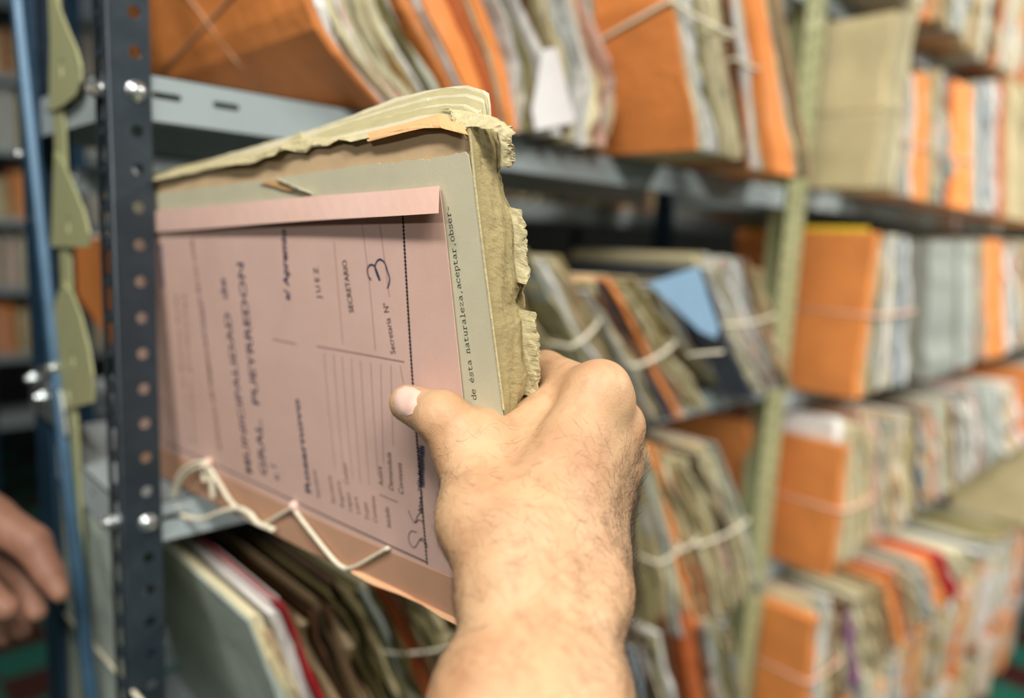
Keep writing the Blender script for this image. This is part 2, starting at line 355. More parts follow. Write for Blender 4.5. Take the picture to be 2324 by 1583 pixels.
# ------------------------------------------------------------------ paper files
def curve_fn(px, y0, zs, H):
    """front edge line seen in the photo -> X(h), h in 0..1 from shelf to top, on the real plane Y=y0"""
    p = [at_Y(x, y, y0) for x, y in px]; xz = [(q[0], q[2]) for q in p]; xz.sort(key=lambda q: q[1])
    z = [q[1] for q in xz]; x = [q[0] for q in xz]; z[0] = zs
    top = zs + H if H else z[-1]
    if top > z[-1] + 1e-4:
        sl = (x[-1] - x[-2]) / max(1e-4, z[-1] - z[-2]); x.append(x[-1] + 0.55 * sl * (top - z[-1])); z.append(top)
    z = np.array(z); x = np.array(x)
    return (lambda h: np.interp(zs + h * (top - zs), z, x)), top
K = 16
HS = np.linspace(0, 1, K)
def smooth_noise(n=5, amp=1.0):
    c = rng.normal(0, 1, n + 2); return amp * np.interp(HS, np.linspace(0, 1, n + 2), c)
def slab(name, xl, xr, zb, zt, yf, yb, mat, parent, tear=0.002, topslope=0.0):
    """one sheaf of paper: wavy front edge, real thickness"""
    zz = zb + HS * (zt - zb); e = smooth_noise(6, tear) + smooth_noise(13, tear * 0.35); bl = smooth_noise(4, 0.0010)
    xm = (xl + xr) / 2; mid = np.minimum(0.0035, (xr - xl) * 0.35) * 0.6
    V = []
    for k in range(K):
        y = yf + e[k]
        V += [(xl[k], y, zz[k]), (xm[k] + bl[k], y - mid[k], zz[k] + (0.002 if k == K - 1 else 0)), (xr[k], y + rng.normal(0, tear * 0.4), zz[k]), (xr[k], yb, zz[k] - topslope * (k / (K - 1))), (xl[k], yb, zz[k] - topslope * (k / (K - 1)))]
    Fc = []; UV = []
    def face(ix, uvs): Fc.append(ix); UV.extend(uvs)
    for k in range(K - 1):
        a = 5 * k; b = a + 5
        for j in range(2):
            face((a + j, a + j + 1, b + j + 1, b + j), [(V[q][0] - xl[0], V[q][2]) for q in (a + j, a + j + 1, b + j + 1, b + j)])
        face((a + 2, a + 3, b + 3, b + 2), [(0.777, V[q][2]) for q in (a + 2, a + 3, b + 3, b + 2)])
        face((a + 3, a + 4, b + 4, b + 3), [(V[q][0], V[q][2]) for q in (a + 3, a + 4, b + 4, b + 3)])
        face((a + 4, a, b, b + 4), [(0.333, V[q][2]) for q in (a + 4, a, b, b + 4)])
    t = 5 * (K - 1)
    face((t, t + 1, t + 2, t + 3, t + 4), [(V[q][0] - xl[0], V[q][1]) for q in (t, t + 1, t + 2, t + 3, t + 4)])
    face((4, 3, 2, 1, 0), [(V[q][0] - xl[0], V[q][1]) for q in (4, 3, 2, 1, 0)])
    o = obj(name, V, Fc, mat[0], parent, False, UV); o.data.materials.append(mat[1])
    mi = np.zeros(len(Fc), np.int32); mi[:-2].reshape(-1, 5)[:, [2, 3, 4]] = 1; o.data.polygons.foreach_set('material_index', mi)
    return o
COVERS = ('orange', 'rust', 'sage', 'slate', 'sky', 'plastic', 'red', 'green', 'purple', 'yellow', 'teal')
FAM = ['cream', 'white', 'khaki', 'tan', 'cream', 'olive', 'grey', 'pink']
def bundle(label, L, Rr, y0, zs, cols, H=None, depth=0.26, tie=None, group=None, tear=0.003, name='paper_file', tie_mat=None, bow=0.004, wpx=None):
    fL, tL = curve_fn(L, y0, zs, H); fR, tR = curve_fn(Rr, y0, zs, H)
    return bundle_f(label, fL, fR, tL, tR, y0, zs, cols, depth, tie, group, tear, name, tie_mat, bow)
def bundle_f(label, fL, fR, tL, tR, y0, zs, cols, depth=0.26, tie=None, group=None, tear=0.003, name='paper_file', tie_mat=None, bow=0.004, split=True):
    toks = []
    for t in cols.split():
        q = t.split(':'); toks.append((q[0], float(q[1]) if len(q) > 1 and q[1] else 1.0, float(q[2]) if len(q) > 2 and q[2] else 0.0, float(q[3]) if len(q) > 3 else 0.0))
    wtot = sum(t[1] for t in toks); wm_ = float(np.mean([fR(h) - fL(h) for h in (0.3, 0.7)])); new = []
    for c, wgt, prot, up in toks:
        n_ = 1 if (c in COVERS or prot or not split) else int(np.clip(round(wgt / wtot * wm_ / 0.0048), 1, 5))
        for q in range(n_):
            c2 = c if (q == 0 or rng.random() < 0.5) else FAM[rng.integers(len(FAM))]
            new.append((c2, wgt / n_ * rng.uniform(0.6, 1.5), prot, up))
    toks = new
    cxm = (fL(0) + fR(0)) / 2
    root = thing(name, (cxm, y0 + depth / 2, zs), label, 'file', group)
    ws = np.cumsum([0] + [t[1] for t in toks]); ws = ws / ws[-1]
    xl0 = np.array([fL(h) for h in HS]); xr0 = np.array([fR(h) for h in HS]); wid = xr0 - xl0
    bd = []
    for i, s in enumerate(ws):
        wob = smooth_noise(6, bow * 0.55) if 0 < i < len(ws) - 1 else smooth_noise(3, 0.0006)
        bd.append(xl0 + wid * s + wob)
    for i in range(1, len(bd)): bd[i] = np.maximum(bd[i], bd[i - 1] + 0.0012)
    for i, (c, wgt, prot, up) in enumerate(toks):
        a, b = bd[i] + 0.0002, bd[i + 1] - 0.0002
        zt = tL + (tR - tL) * (ws[i] + ws[i + 1]) / 2
        cov = c in COVERS
        zt += (up or (rng.uniform(-0.022, 0.004) if not cov else rng.uniform(-0.004, 0.004)))
        yf = y0 + ((rng.uniform(-0.005, 0.008) if rng.random() < 0.72 else rng.uniform(0.012, 0.034)) if not cov else rng.uniform(-0.004, 0.002)) - prot
        slab('cover' if cov else 'paper_sheaf', a, b, zs + 0.0008 + (0 if cov else rng.uniform(0, 0.004)), zt, yf, y0 + depth + rng.uniform(-0.01, 0.01), (paper_edge(c), paper_face(c)), root, tear if not cov else tear * 0.4, rng.uniform(0, 0.006))
    if tie:
        for tt in (tie if isinstance(tie, list) else [tie]):
            hL, hR, r = tt[:3]
            zl, zr = zs + hL * (tL - zs), zs + hR * (tR - zs)
            xa, xb = float(fL(hL)) - 0.0015, float(fR(hR)) + 0.0015
            yb = y0 + depth + 0.014; yo = y0 - 0.007 - max([t[2] for t in toks] + [0])
            zbk = tt[3] * (tL - zs) + zs if len(tt) > 3 else zl
            xk = float(fL(min(1, max(0, (zbk - zs) / (tL - zs))))) - 0.0015
            pts = [(xk, yb, zbk), (xa, yo + 0.006, zl), (xa + 0.002, yo, zl)] + [(xa + (xb - xa) * q, yo - 0.001, zl + (zr - zl) * q - 0.004 * math.sin(q * 3.14)) for q in (0.25, 0.5, 0.75)] + [(xb - 0.002, yo, zr), (xb, yo + 0.006, zr), (xb, yb, zr), (xk, yb, zbk)]
            MB().tube(pts, r, 6, 0.6).build('string', tie_mat or M_STRING, root, True)
    return root
D1 = dict(zip('abcdefg', deck1)); D2 = dict(zip('abcdefg', deck2))
G = 'old paper files on the near shelving rack'
# top shelf, left bay
def face_hit(px, py, fL, zs, top):
    """where the sight line meets a file's left cover (a real curved surface)"""
    r = ray(px, py); t = 0.3
    for _ in range(400):
        p = CAMP + r * t; h = (p[2] - zs) / (top - zs)
        if p[0] >= float(fL(np.clip(h, 0, 1))) - 0.0018: return p
        t += 0.0015
    return p
B1L = [(850, 247), (800, 192), (745, 130), (702, 62), (682, 0)]
b1 = bundle('orange-covered file with string crossed over its cover, on the upper shelf beside the dark post',
       B1L, [(1035, 250), (985, 170), (935, 90), (892, 0)], 0.598, D1['b'],
       'orange:1.0:.006 white:1.6 cream:1 brown:1.2 pink:.8 cream:1.6 cream:1.2 gold:1.1 white:1.3 olive:1.2 grey:1.2 cream:1', 0.27, 0.42, group=G, tear=0.004)
f1_, t1_ = curve_fn(B1L, 0.598, D1['b'], 0.27)
for line in ([(366, 165), (405, 122), (458, 66), (520, 0), (560, -45)], [(390, -40), (432, 0), (470, 50), (530, 130), (600, 205)]):
    MB().tube([face_hit(x, y, f1_, D1['b'], t1_) for x, y in line], 0.0016, 6, 0.6).build('string', plain('tan_string', (206, 160, 122)), b1, True)
bundle('leaning file of orange folders and white sheets above the held folder on the upper shelf',
       [(1060, 260), (1000, 165), (950, 85), (900, 0)], [(1205, 300), (1240, 190), (1262, 90), (1230, 0)][0:1] + [(1215, 160), (1180, 60), (1150, 0)], 0.592, D1['b'],
       'orange:1.2 white:1.3 orange:2 rust:1.2 cream:.8 orange:1.4:.004 white:1.1 cream:1 olive:.8', 0.27, 0.25, group=G, tear=0.004)
b3 = bundle('thick file of dog-eared yellowed sheets with a white sheet hanging out, upper shelf',
       [(1235, 312), (1215, 160), (1165, 0)], [(1375, 285), (1400, 200), (1345, 0)], 0.60, D1['b'],
       'white:.9:.004 brown:1 olive:1.3 khaki:1 white:1.3 cream:1.2 tan:1 pink:1 tan:.8', 0.26, 0.25, group=G, tear=0.006)
v, f = plate([(q[0], q[2]) for q in (at_Y(x, y, 0.586) for x, y in ((1232, 112), (1262, 108), (1303, 272), (1296, 280), (1214, 296), (1206, 250)))], [], 0.0012, (0, 0.586, 0), (1, 0, 0), (0, 0, 1), (0, -1, 0))
obj('loose_sheet', v, f, paper('loose_white', (232, 232, 232), 0.03), b3)
bundle('fat orange file tied with pale string, proud of its neighbours on the upper shelf',
       [(1572, 338), (1505, 0)], [(1685, 395), (1640, 0)], 0.50, D1['b'],
       'orange:.8:.004 cream:1.3 white:1.2 cream:1.4 olive:.9 cream:1.4 khaki:1 mud:.5 cream:1 tan:.8', 0.28, 0.27, tie=(0.52, 0.50, 0.0026, 0.30), group=G, tear=0.004)
bundle('thin white and brown file wedged right of the tied orange file, upper shelf',
       [(1692, 398), (1645, 0)], [(1748, 405), (1702, 0)], 0.54, D1['b'], 'brown:1 orange:.7 white:1.4 grey:1 tan:1 white:.8', 0.27, 0.25, tie=(0.5, 0.5, 0.0024), group=G)
bundle('orange file with a tan edge leaning on the green upright, upper shelf',
       [(1752, 412), (1708, 20)], [(1838, 408), (1765, 20)], 0.53, D1['b'], 'orange:1.1 white:.3 orange:2 khaki:1.4 olive:.6 tan:.8', 0.262, 0.25, group=G)
# middle shelf, left bay
bundle('bundle of yellowed sheets right behind the fingertips on the middle shelf',
       [(1390, 960), (1250, 720), (1170, 560)], [(1475, 955), (1352, 726), (1290, 585)], 0.565, D1['c'],
       'khaki:1 olive:1 cream:1.4 white:1.2 brown:.5 tan:1 cream:1.2 olive:1.2 tan:.6', None, 0.25, tie=(0.50, 0.66, 0.0032), group=G, tear=0.004)
bundle('string-tied bundle with an orange folder in its middle, right of the knuckles',
       [(1490, 962), (1415, 800), (1338, 640)], [(1612, 938), (1520, 775), (1440, 630)], 0.552, D1['c'],
       'white:.8 khaki:.8 slate:.4 brown:1 orange:1.5:.003 white:1 tan:1 cream:1.4 olive:.7 cream:1.2 khaki:.8', None, 0.25, tie=(0.44, 0.56, 0.0034), group=G, tear=0.005)
bundle('thin dark brown file pressed against the slate grey folder, middle shelf',
       [(1640, 945), (1545, 790), (1462, 640)], [(1668, 945), (1578, 790), (1496, 640)], 0.60, D1['c'], 'mud:.8 tan:.7 olive:.6 brown:.6', None, 0.22, group=G)
SL = [(1704, 935), (1648, 780), (1588, 606)]
sf = bundle('slate grey folder with a light blue label, leaning on the middle shelf',
       SL, [(1716, 935), (1660, 780), (1600, 606)], 0.55, D1['c'], 'slate:1 cream:.5', None, 0.25, group=G)
fs_, ts_ = curve_fn(SL, 0.55, D1['c'], None)
lab = [(1470, 642), (1530, 622), (1586, 604), (1606, 670), (1632, 745), (1625, 768), (1590, 752), (1550, 715), (1515, 682)]
P_ = [face_hit(x, y, fs_, D1['c'], ts_) for x, y in lab]
obj('label', P_ + [p + np.array([-0.0008, 0, 0]) for p in P_], [tuple(range(9, 18)), tuple(range(8, -1, -1))] + [(i, (i + 1) % 9, 9 + (i + 1) % 9, 9 + i) for i in range(9)], paper('light_blue_label', (126, 158, 184), 0.04), sf)['label'] = 'light blue paper label'
MB().tube([face_hit(x, y, fs_, D1['c'], ts_) for x, y in ((1560, 806), (1590, 802), (1642, 798))], 0.0022, 6, 0.6).build('string', M_STRING, sf, True)
bundle('leaning bundle of white and brown sheets against the green upright on the middle shelf',
       [(1712, 935), (1640, 770), (1585, 580)], [(1795, 905), (1765, 770), (1718, 590)], 0.562, D1['c'],
       'cream:1 white:1.2 olive:1 white:1.4 grey:1 brown:.6 khaki:1.2 tan:1', None, 0.25, tie=(0.55, 0.6, 0.0026), group=G, tear=0.005)
# lower shelf, left bay
bundle('large grey-green folder with a red sheet at its edge, right of the dark post',
       [(745, 1900), (628, 1583), (558, 1400)], [(850, 1900), (745, 1583), (655, 1390)], 0.53, D1['d'],
       'sage:.7:.003 khaki:.7 cream:1 tan:.9 white:1 red:1.0:.006:.010 white:1.1', None, 0.36, group=G)
pale = bundle_f('pale grey-green folder tied with white string, left of the dark corner post, lower shelf', lambda h: 0.1785 + 0 * h, lambda h: 0.196 + 0 * h, D1['d'] + 0.302, D1['d'] + 0.302, 0.64, D1['d'], 'sage:1 khaki:1 cream:1', 0.262, group=G)
MB().tube([at_X(x, y, 0.1765) for x, y in ((132, 1375), (178, 1425), (200, 1448), (262, 1520), (330, 1600))], 0.003, 6, 0.6).build('string', M_STRING, pale, True)
bundle('brown and tan sheaf of papers right of the red-edged folder, lower shelf',
       [(860, 1900), (755, 1583), (668, 1375)], [(1000, 1850), (900, 1560), (800, 1330)], 0.545, D1['d'], 'tan:1 brown:.8 tan:1.2 khaki:1 brown:1 olive:1.2 mud:.7 olive:1', None, 0.3, group=G, tear=0.006)
bundle('olive and rust sheaf of papers below the held folder, lower shelf',
       [(1010, 1850), (905, 1560), (805, 1325)], [(1200, 1800), (1080, 1540), (960, 1290)], 0.55, D1['d'], 'olive:1.3 cream:.8 olive:1 rust:1 brown:.8 olive:1.4 mud:.6 olive:1.2 brown:.8 khaki:.7', None, 0.3, tie=(0.7, 0.62, 0.0022), group=G, tear=0.006)
bundle('drab file hidden behind the wrist, lower shelf',
       [(1215, 1700), (1110, 1450), (1020, 1260)], [(1370, 1600), (1300, 1400), (1230, 1180)], 0.56, D1['d'], 'olive:1.3 cream:.8 khaki:1 brown:1', None, 0.3, group=G, tear=0.006)
bundle('olive-green folder with white string showing past the right side of the forearm, lower shelf',
       [(1515, 1450), (1470, 1230), (1425, 1010)], [(1552, 1445), (1530, 1230), (1475, 1010)], 0.545, D1['d'], 'olive:1.6:.004 khaki:.8 olive:.8 cream:.9', None, 0.26, tie=(0.46, 0.5, 0.0034), group=G)
bundle('orange-streaked bundle second from the green upright, lower shelf',
       [(1560, 1440), (1515, 1230), (1462, 1020)], [(1612, 1425), (1570, 1200), (1515, 1010)], 0.55, D1['d'], 'tan:.8 orange:1:.002 brown:.7 khaki:1 rust:1 mud:.5', None, 0.26, tie=(0.48, 0.5, 0.0026), group=G, tear=0.005)
bundle('cream bundle leaning on the green upright, lower shelf',
       [(1618, 1410), (1570, 1200), (1505, 1080), (1500, 1040)], [(1722, 1345), (1690, 1180), (1630, 1010)], 0.54, D1['d'], 'olive:.3 cream:1.3 khaki:1.2 cream:1 mud:.4 tan:1 white:1 pink:.7', None, 0.26, tie=(0.50, 0.52, 0.0034), group=G, tear=0.005)
bundle('dark orange file set back in the shadow beside the green upright, lower shelf',
       [(1730, 1290), (1690, 960)], [(1752, 1290), (1712, 960)], 0.66, D1['d'], 'orange:1.5 rust:1', None, 0.22, group=G)
# bottom shelf, left bay
bundle('sheaf with a brown front low right of the forearm, bottom shelf',
       [(1480, 1900), (1400, 1480)], [(1590, 1850), (1520, 1400)], 0.55, D1['e'], 'white:1 bluegrey:1 mud:1 cream:1 grey:1 brown:1', None, 0.27, group=G, tear=0.006)
bundle('rust and grey sheaf left of the lowest orange folder, bottom shelf',
       [(1600, 1850), (1530, 1400)], [(1700, 1800), (1650, 1400)], 0.55, D1['e'], 'rust:1 tan:1 brown:.8 grey:1.4 olive:1 grey:1', None, 0.27, group=G, tear=0.006)
# right bay
GR = 'files in the right-hand bay'
bundle('tall khaki folder just right of the green upright on the upper shelf', [(2004, 425), (2062, 14)], [(2026, 425), (2078, 40)], 0.497, D2['b'],
       'khaki:1 cream:1.4', None, 0.27, tie=(0.45, 0.43, 0.002), group=GR, tear=0.002, tie_mat=plain('khaki_string', (214, 200, 160)))
bundle('orange file with a pink edge right of the tall khaki folder', [(2035, 450), (2048, 150)], [(2104, 458), (2110, 178)], 0.53, D2['b'], 'tan:.6 pink:.9 orange:2.4', None, 0.26, tie=(0.45, 0.45, 0.002), group=GR, tie_mat=M_TAPE)
bundle('white wavy-edged file between two orange files, upper shelf', [(2106, 478), (2112, 160)], [(2142, 482), (2146, 165)], 0.53, D2['b'], 'cream:.8 white:1.4 grey:.8', None, 0.26, group=GR, tear=0.009)
bundle('orange file with a pale tape band, second orange right of the khaki folder', [(2143, 482), (2152, 190)], [(2206, 485), (2212, 190)], 0.53, D2['b'], 'rust:.3 orange:2.6 cream:.4', None, 0.26, tie=(0.42, 0.42, 0.003), group=GR, tie_mat=M_TAPE)
bundle('white file with a blue-grey stripe near the right edge, upper shelf', [(2208, 488), (2216, 186)], [(2262, 492), (2266, 186)], 0.53, D2['b'], 'white:1 bluegrey:.6 white:1.3 grey:.6', None, 0.26, group=GR, tear=0.005)
bundle('khaki file at the right edge of the photo, upper shelf', [(2266, 495), (2268, 185)], [(2345, 500), (2345, 180)], 0.53, D2['b'], 'rust:.5 khaki:2.6:.004 cream:1', None, 0.26, group=GR)
bundle('bright orange folder topped with a yellow sheet, right of the green upright, middle shelf', [(1927, 908), (1976, 532)], [(2056, 878), (2064, 540)], 0.528, D2['c'],
       'orange:.9:.006 yellow:.16:-.012:.012 cream:.8 grey:1.4 white:1.4 purple:.35:-.003:-.2 bluegrey:1 white:.8', None, 0.27, tie=(0.52, 0.52, 0.003), group=GR, tie_mat=M_TAPE)
bundle('grey plastic-wrapped bundle right of the bright orange folder, middle shelf', [(2075, 872), (2084, 545)], [(2210, 850), (2212, 555)], 0.535, D2['c'], 'plastic:2.4:.02 grey:1 plastic:2:.012 cream:.8', None, 0.27, group=GR, tear=0.006)
bundle('orange file with torn white sheets near the right edge, middle shelf', [(2226, 835), (2224, 540)], [(2276, 825), (2272, 545)], 0.53, D2['c'], 'pink:.3 orange:2.4', None, 0.26, group=GR)
bundle('white and tan file at the right edge, middle shelf', [(2280, 825), (2276, 545)], [(2350, 815), (2350, 550)], 0.53, D2['c'], 'white:1.6 cream:1 tan:1.2', None, 0.26, group=GR, tear=0.008)
bundle('orange folder under a thick white sheaf, right of the green upright, lower shelf', [(1872, 1312), (1908, 1010)], [(1955, 1290), (1972, 990)], 0.53, D2['d'],
       'orange:.9:.006:-.002 white:1.5:-.004:.040 cream:1.6:0:.03 tan:1 khaki:1.3', None, 0.27, tie=(0.52, 0.5, 0.0042), group=GR, tie_mat=M_TAPE, tear=0.005)
bundle('pinkish tan sheaf right of the white-topped orange folder, lower shelf', [(1966, 1275), (1974, 930)], [(2060, 1240), (2062, 935)], 0.54, D2['d'], 'pink:1.2 grey:1 tan:1.5 khaki:1', None, 0.27, group=GR, tear=0.006)
bundle('brown-grey sheaf with a white tab, lower shelf', [(2066, 1240), (2074, 930)], [(2164, 1195), (2168, 905)], 0.54, D2['d'], 'slate:.3 brown:1.2 tan:1 sage:.9 khaki:1 brown:.7', None, 0.27, group=GR, tear=0.006)
bundle('white wrapped bundle near the right edge, lower shelf', [(2176, 1180), (2182, 880)], [(2300, 1130), (2302, 868)], 0.54, D2['d'], 'white:1 pink:.4 plastic:2 white:2', None, 0.27, group=GR, tear=0.006)
bundle('lowest orange folder with cream sheets over it, right of the green upright', [(1800, 1720), (1836, 1402)], [(1882, 1690), (1896, 1370)], 0.53, D2['e'],
       'orange:.9:.006:-.002 cream:1.2:0:.03 white:1.2:0:.02 khaki:1', None, 0.27, tie=(0.55, 0.54, 0.0044), group=GR, tie_mat=M_TAPE, tear=0.004)
bundle('sheaf with a purple folder in it, bottom shelf', [(1892, 1690), (1900, 1360)], [(1996, 1620), (1985, 1325)], 0.54, D2['e'], 'brown:.9 mud:.5 purple:1:.003:-.05 cream:2 khaki:1.4', None, 0.27, group=GR, tear=0.006)
bundle('cream sheaf with orange strips, bottom shelf', [(2002, 1620), (1990, 1320)], [(2082, 1580), (2070, 1280)], 0.54, D2['e'], 'tan:.6 orange:.8 rust:.6 khaki:1.4 cream:1', None, 0.27, group=GR, tear=0.006)
bundle('file with a red spine above an orange sheet, bottom shelf', [(2088, 1580), (2078, 1275)], [(2152, 1540), (2142, 1255)], 0.53, D2['e'], 'white:.8 orange:1 red:1.2:.004:.004 cream:.7', None, 0.27, group=GR, tear=0.004)
bundle('grey-white sheaf right of the red-spined file, bottom shelf', [(2158, 1540), (2148, 1255)], [(2262, 1490), (2262, 1215)], 0.54, D2['e'], 'cream:1.4 white:1.2 grey:1 cream:1 tan:1', None, 0.27, group=GR, tear=0.006)
# further files to the right, built along the shelf in metres
ORD = ['first', 'second', 'third', 'fourth', 'fifth', 'sixth', 'seventh', 'eighth', 'ninth', 'tenth', 'eleventh', 'twelfth', 'thirteenth', 'fourteenth', 'fifteenth'] + ['%s-%s' % ('twenty', q) for q in ('first', 'second')]
ORD = 'first second third fourth fifth sixth seventh eighth ninth tenth eleventh twelfth thirteenth fourteenth fifteenth sixteenth seventeenth eighteenth nineteenth twentieth'.split() + ['twenty-' + q for q in 'first second third fourth fifth sixth seventh eighth ninth'.split()]
POOLS = ['orange cream white tan', 'khaki cream olive tan', 'white grey cream pink', 'brown tan khaki rust', 'plastic white grey cream', 'cream white bluegrey tan', 'orange rust cream khaki']
CN = dict(plastic='grey', khaki='khaki', sage='grey-green', bluegrey='blue-grey', mud='dark brown', sky='light blue')
def fill(x0, x1, y0, zs, hmin, hmax, where, group, lean=0.0, depth=0.26, wmin=0.05, wmax=0.10):
    x = x0; n = 0
    while x < x1 - 0.02 and n < 27:
        wd_ = min(rng.uniform(wmin, wmax), x1 - x); H = rng.uniform(hmin, hmax)
        pool = POOLS[rng.integers(len(POOLS))].split(); k = max(3, int(wd_ / 0.013)); cs = [pool[0] + ':%.2f' % rng.uniform(0.6, 1.2)] + [pool[rng.integers(len(pool))] + ':%.2f' % rng.uniform(0.6, 1.6) for _ in range(k)]
        ln = lean + rng.uniform(-0.04, 0.04)
        fa = lambda h, x=x, H=H, ln=ln: x - ln * H * h; fb = lambda h, x=x, H=H, ln=ln, w_=wd_: x + w_ - ln * H * h
        bundle_f('%s file, %s from the left %s' % (CN.get(pool[0], pool[0]), ORD[n], where), fa, fb, zs + H, zs + H + rng.uniform(-0.01, 0.01), y0 + rng.uniform(-0.02, 0.01), zs, ' '.join(cs), depth, None, group, 0.005, split=(y0 < 0.9))
        x += wd_ + 0.004; n += 1
def xat(px, py, Y): return at_Y(px, py, Y)[0]
fill(xat(2350, 500, 0.53) + 0.01, 4.2, 0.53, D2['b'], 0.2, 0.26, 'past the right edge of the upper shelf', GR)
fill(xat(2352, 815, 0.53) + 0.01, 4.2, 0.53, D2['c'], 0.22, 0.27, 'past the right edge of the middle shelf', GR)
fill(xat(2304, 1100, 0.54) + 0.01, 4.2, 0.53, D2['d'], 0.2, 0.26, 'at the right end of the lower shelf', GR)
fill(xat(2266, 1480, 0.54) + 0.012, 4.2, 0.53, D2['e'], 0.29, 0.335, 'at the right end of the bottom shelf', GR)
fill(1.42, 4.2, 0.56, D2['f'], 0.22, 0.29, 'on the floor-level shelf of the right bay', GR)
fill(1.42, 4.2, 0.56, D2['g'], 0.2, 0.28, 'on the lowest shelf of the right bay', GR)
fill(1.36, 4.2, 0.55, D2['a'], 0.2, 0.27, 'on the highest shelf at the top right', GR)
# back-to-back rack and distant rack
fill(0.5, 2.6, 1.07, Zc - 0.27, 0.16, 0.24, 'on the shadowed rack behind, middle shelf', 'files on the rack behind', depth=0.24, wmin=0.10, wmax=0.16)
fill(0.5, 2.6, 1.07, Zc - 0.62, 0.2, 0.26, 'on the shadowed rack behind, lower shelf', 'files on the rack behind', depth=0.24, wmin=0.10, wmax=0.16)
fill(0.5, 2.6, 1.07, Zc + 0.075, 0.2, 0.26, 'on the shadowed rack behind, upper shelf', 'files on the rack behind', depth=0.24, wmin=0.10, wmax=0.16)
for zt, nm in ((0.70, 'second shelf'), (0.34, 'third shelf'), (-0.02, 'fourth shelf'), (-0.38, 'fifth shelf'), (-0.74, 'sixth shelf')):
    fill(0.2, 1.3, 4.62, Zc + zt, 0.2, 0.3, 'on the distant rack, %s' % nm, 'files on the distant rack', depth=0.28, wmin=0.08, wmax=0.18)

# light-blue label on the slate folder (rests flat against it: part of that file)
def quad_on(px, fx, thick):
    return [at_X(x, y, fx) for x, y in px]
# leaning orange file seen through the rack end
p = [at_X(x, y, 0.268) for x, y in ((100, 548), (226, 540), (420, 555), (560, 700), (430, 960), (330, 880), (228, 745), (118, 590))]
zmin = min(q[2] for q in p); dz = max(0, D1['c'] + 0.001 - zmin)
orf = thing('paper_file', (0.268, p[4][1], D1['c']), 'orange file leaning inside the rack, seen left of the dark corner post', 'file')
v, f = plate([(q[1], q[2] + dz) for q in p], [], 0.004, (0.268, 0, 0), (0, 1, 0), (0, 0, 1), (1, 0, 0)); obj('cover', v, f, paper('leaning_orange_cover', PAL['orange'], 0.08), orf)
v, f = plate([(q[1] + 0.004, q[2] + dz + 0.006) for q in p], [], 0.009, (0.2725, 0, 0), (0, 1, 0), (0, 0, 1), (1, 0, 0)); obj('paper_sheaf', v, f, paper_edge('white'), orf)

# ------------------------------------------------------------------ the held folder
FU = nrm(np.array([-600 - CX, 556 - CY, F])); FD = nrm(np.array([1579 - CX, 9970 - CY, F])); FD = nrm(FD - FU * (FU @ FD))
FN = nrm(np.cross(FU, FD)); FP0 = np.array([(1060 - CX) / F, (600 - CY) / F, 1]) * 0.345
def onF(px, py, w_=0.0):
    """pixel -> point on the folder's own plane, w_ metres into its thickness"""
    r = np.array([(px - CX) / F, (py - CY) / F, 1.0]); c = r * (((FP0 - FN * w_) @ FN) / (r @ FN)); return CAMP + R @ c
WU, WD, WN = R @ FU, R @ FD, R @ FN            # into the rack, down, towards the camera side
FO = onF(1060, 600)
def fxy(px, py, w_=0.0):
    d = onF(px, py, w_) - FO; return (float(d @ WU), float(-(d @ WD)))
folder = thing('case_folder', tuple(onF(700, 1250)), 'worn pink case folder with torn olive spine held by the hand', 'folder')
def torn(px, amp=2.0, step=9):
    out = []
    for (x0, y0), (x1, y1) in zip(px[:-1], px[1:]):
        n = max(1, int(math.hypot(x1 - x0, y1 - y0) / step))
        for k in range(n):
            t = k / n; out.append((x0 + (x1 - x0) * t + rng.normal(0, amp), y0 + (y1 - y0) * t + rng.normal(0, amp)))
    out.append(px[-1]); return out
def sheet(name, px, w_, t, mat, parent=folder):
    v, f = plate([fxy(x, y, w_) for x, y in px], [], t, FO - WN * w_, WU, -WD, -WN)
    return obj(name, v, f, mat, parent)
M_PINK = paper('pink_card', (206, 174, 162), 0.05, 0.12, 25, (198, 158, 134))
M_GSH = paper('grey_green_sheet', (190, 186, 160), 0.05, 0.10, 40)
M_TSH = paper('tan_sheet', (196, 170, 134), 0.08, 0.2, 40)
M_OCH = paper('ochre_sheet', (208, 164, 116), 0.08, 0.2, 40)
M_PAGE = paper('cream_page', (224, 218, 192), 0.06, 0.2, 60)
M_PAGE2 = paper('olive_page', (204, 196, 154), 0.06, 0.2, 60)
M_OLIVE = paper('olive_cover', (160, 146, 104), 0.14, 0.6, 150, (142, 128, 90))
M_TORN = paper('torn_pulp', (188, 178, 140), 0.16, 0.5, 220, (160, 150, 104))
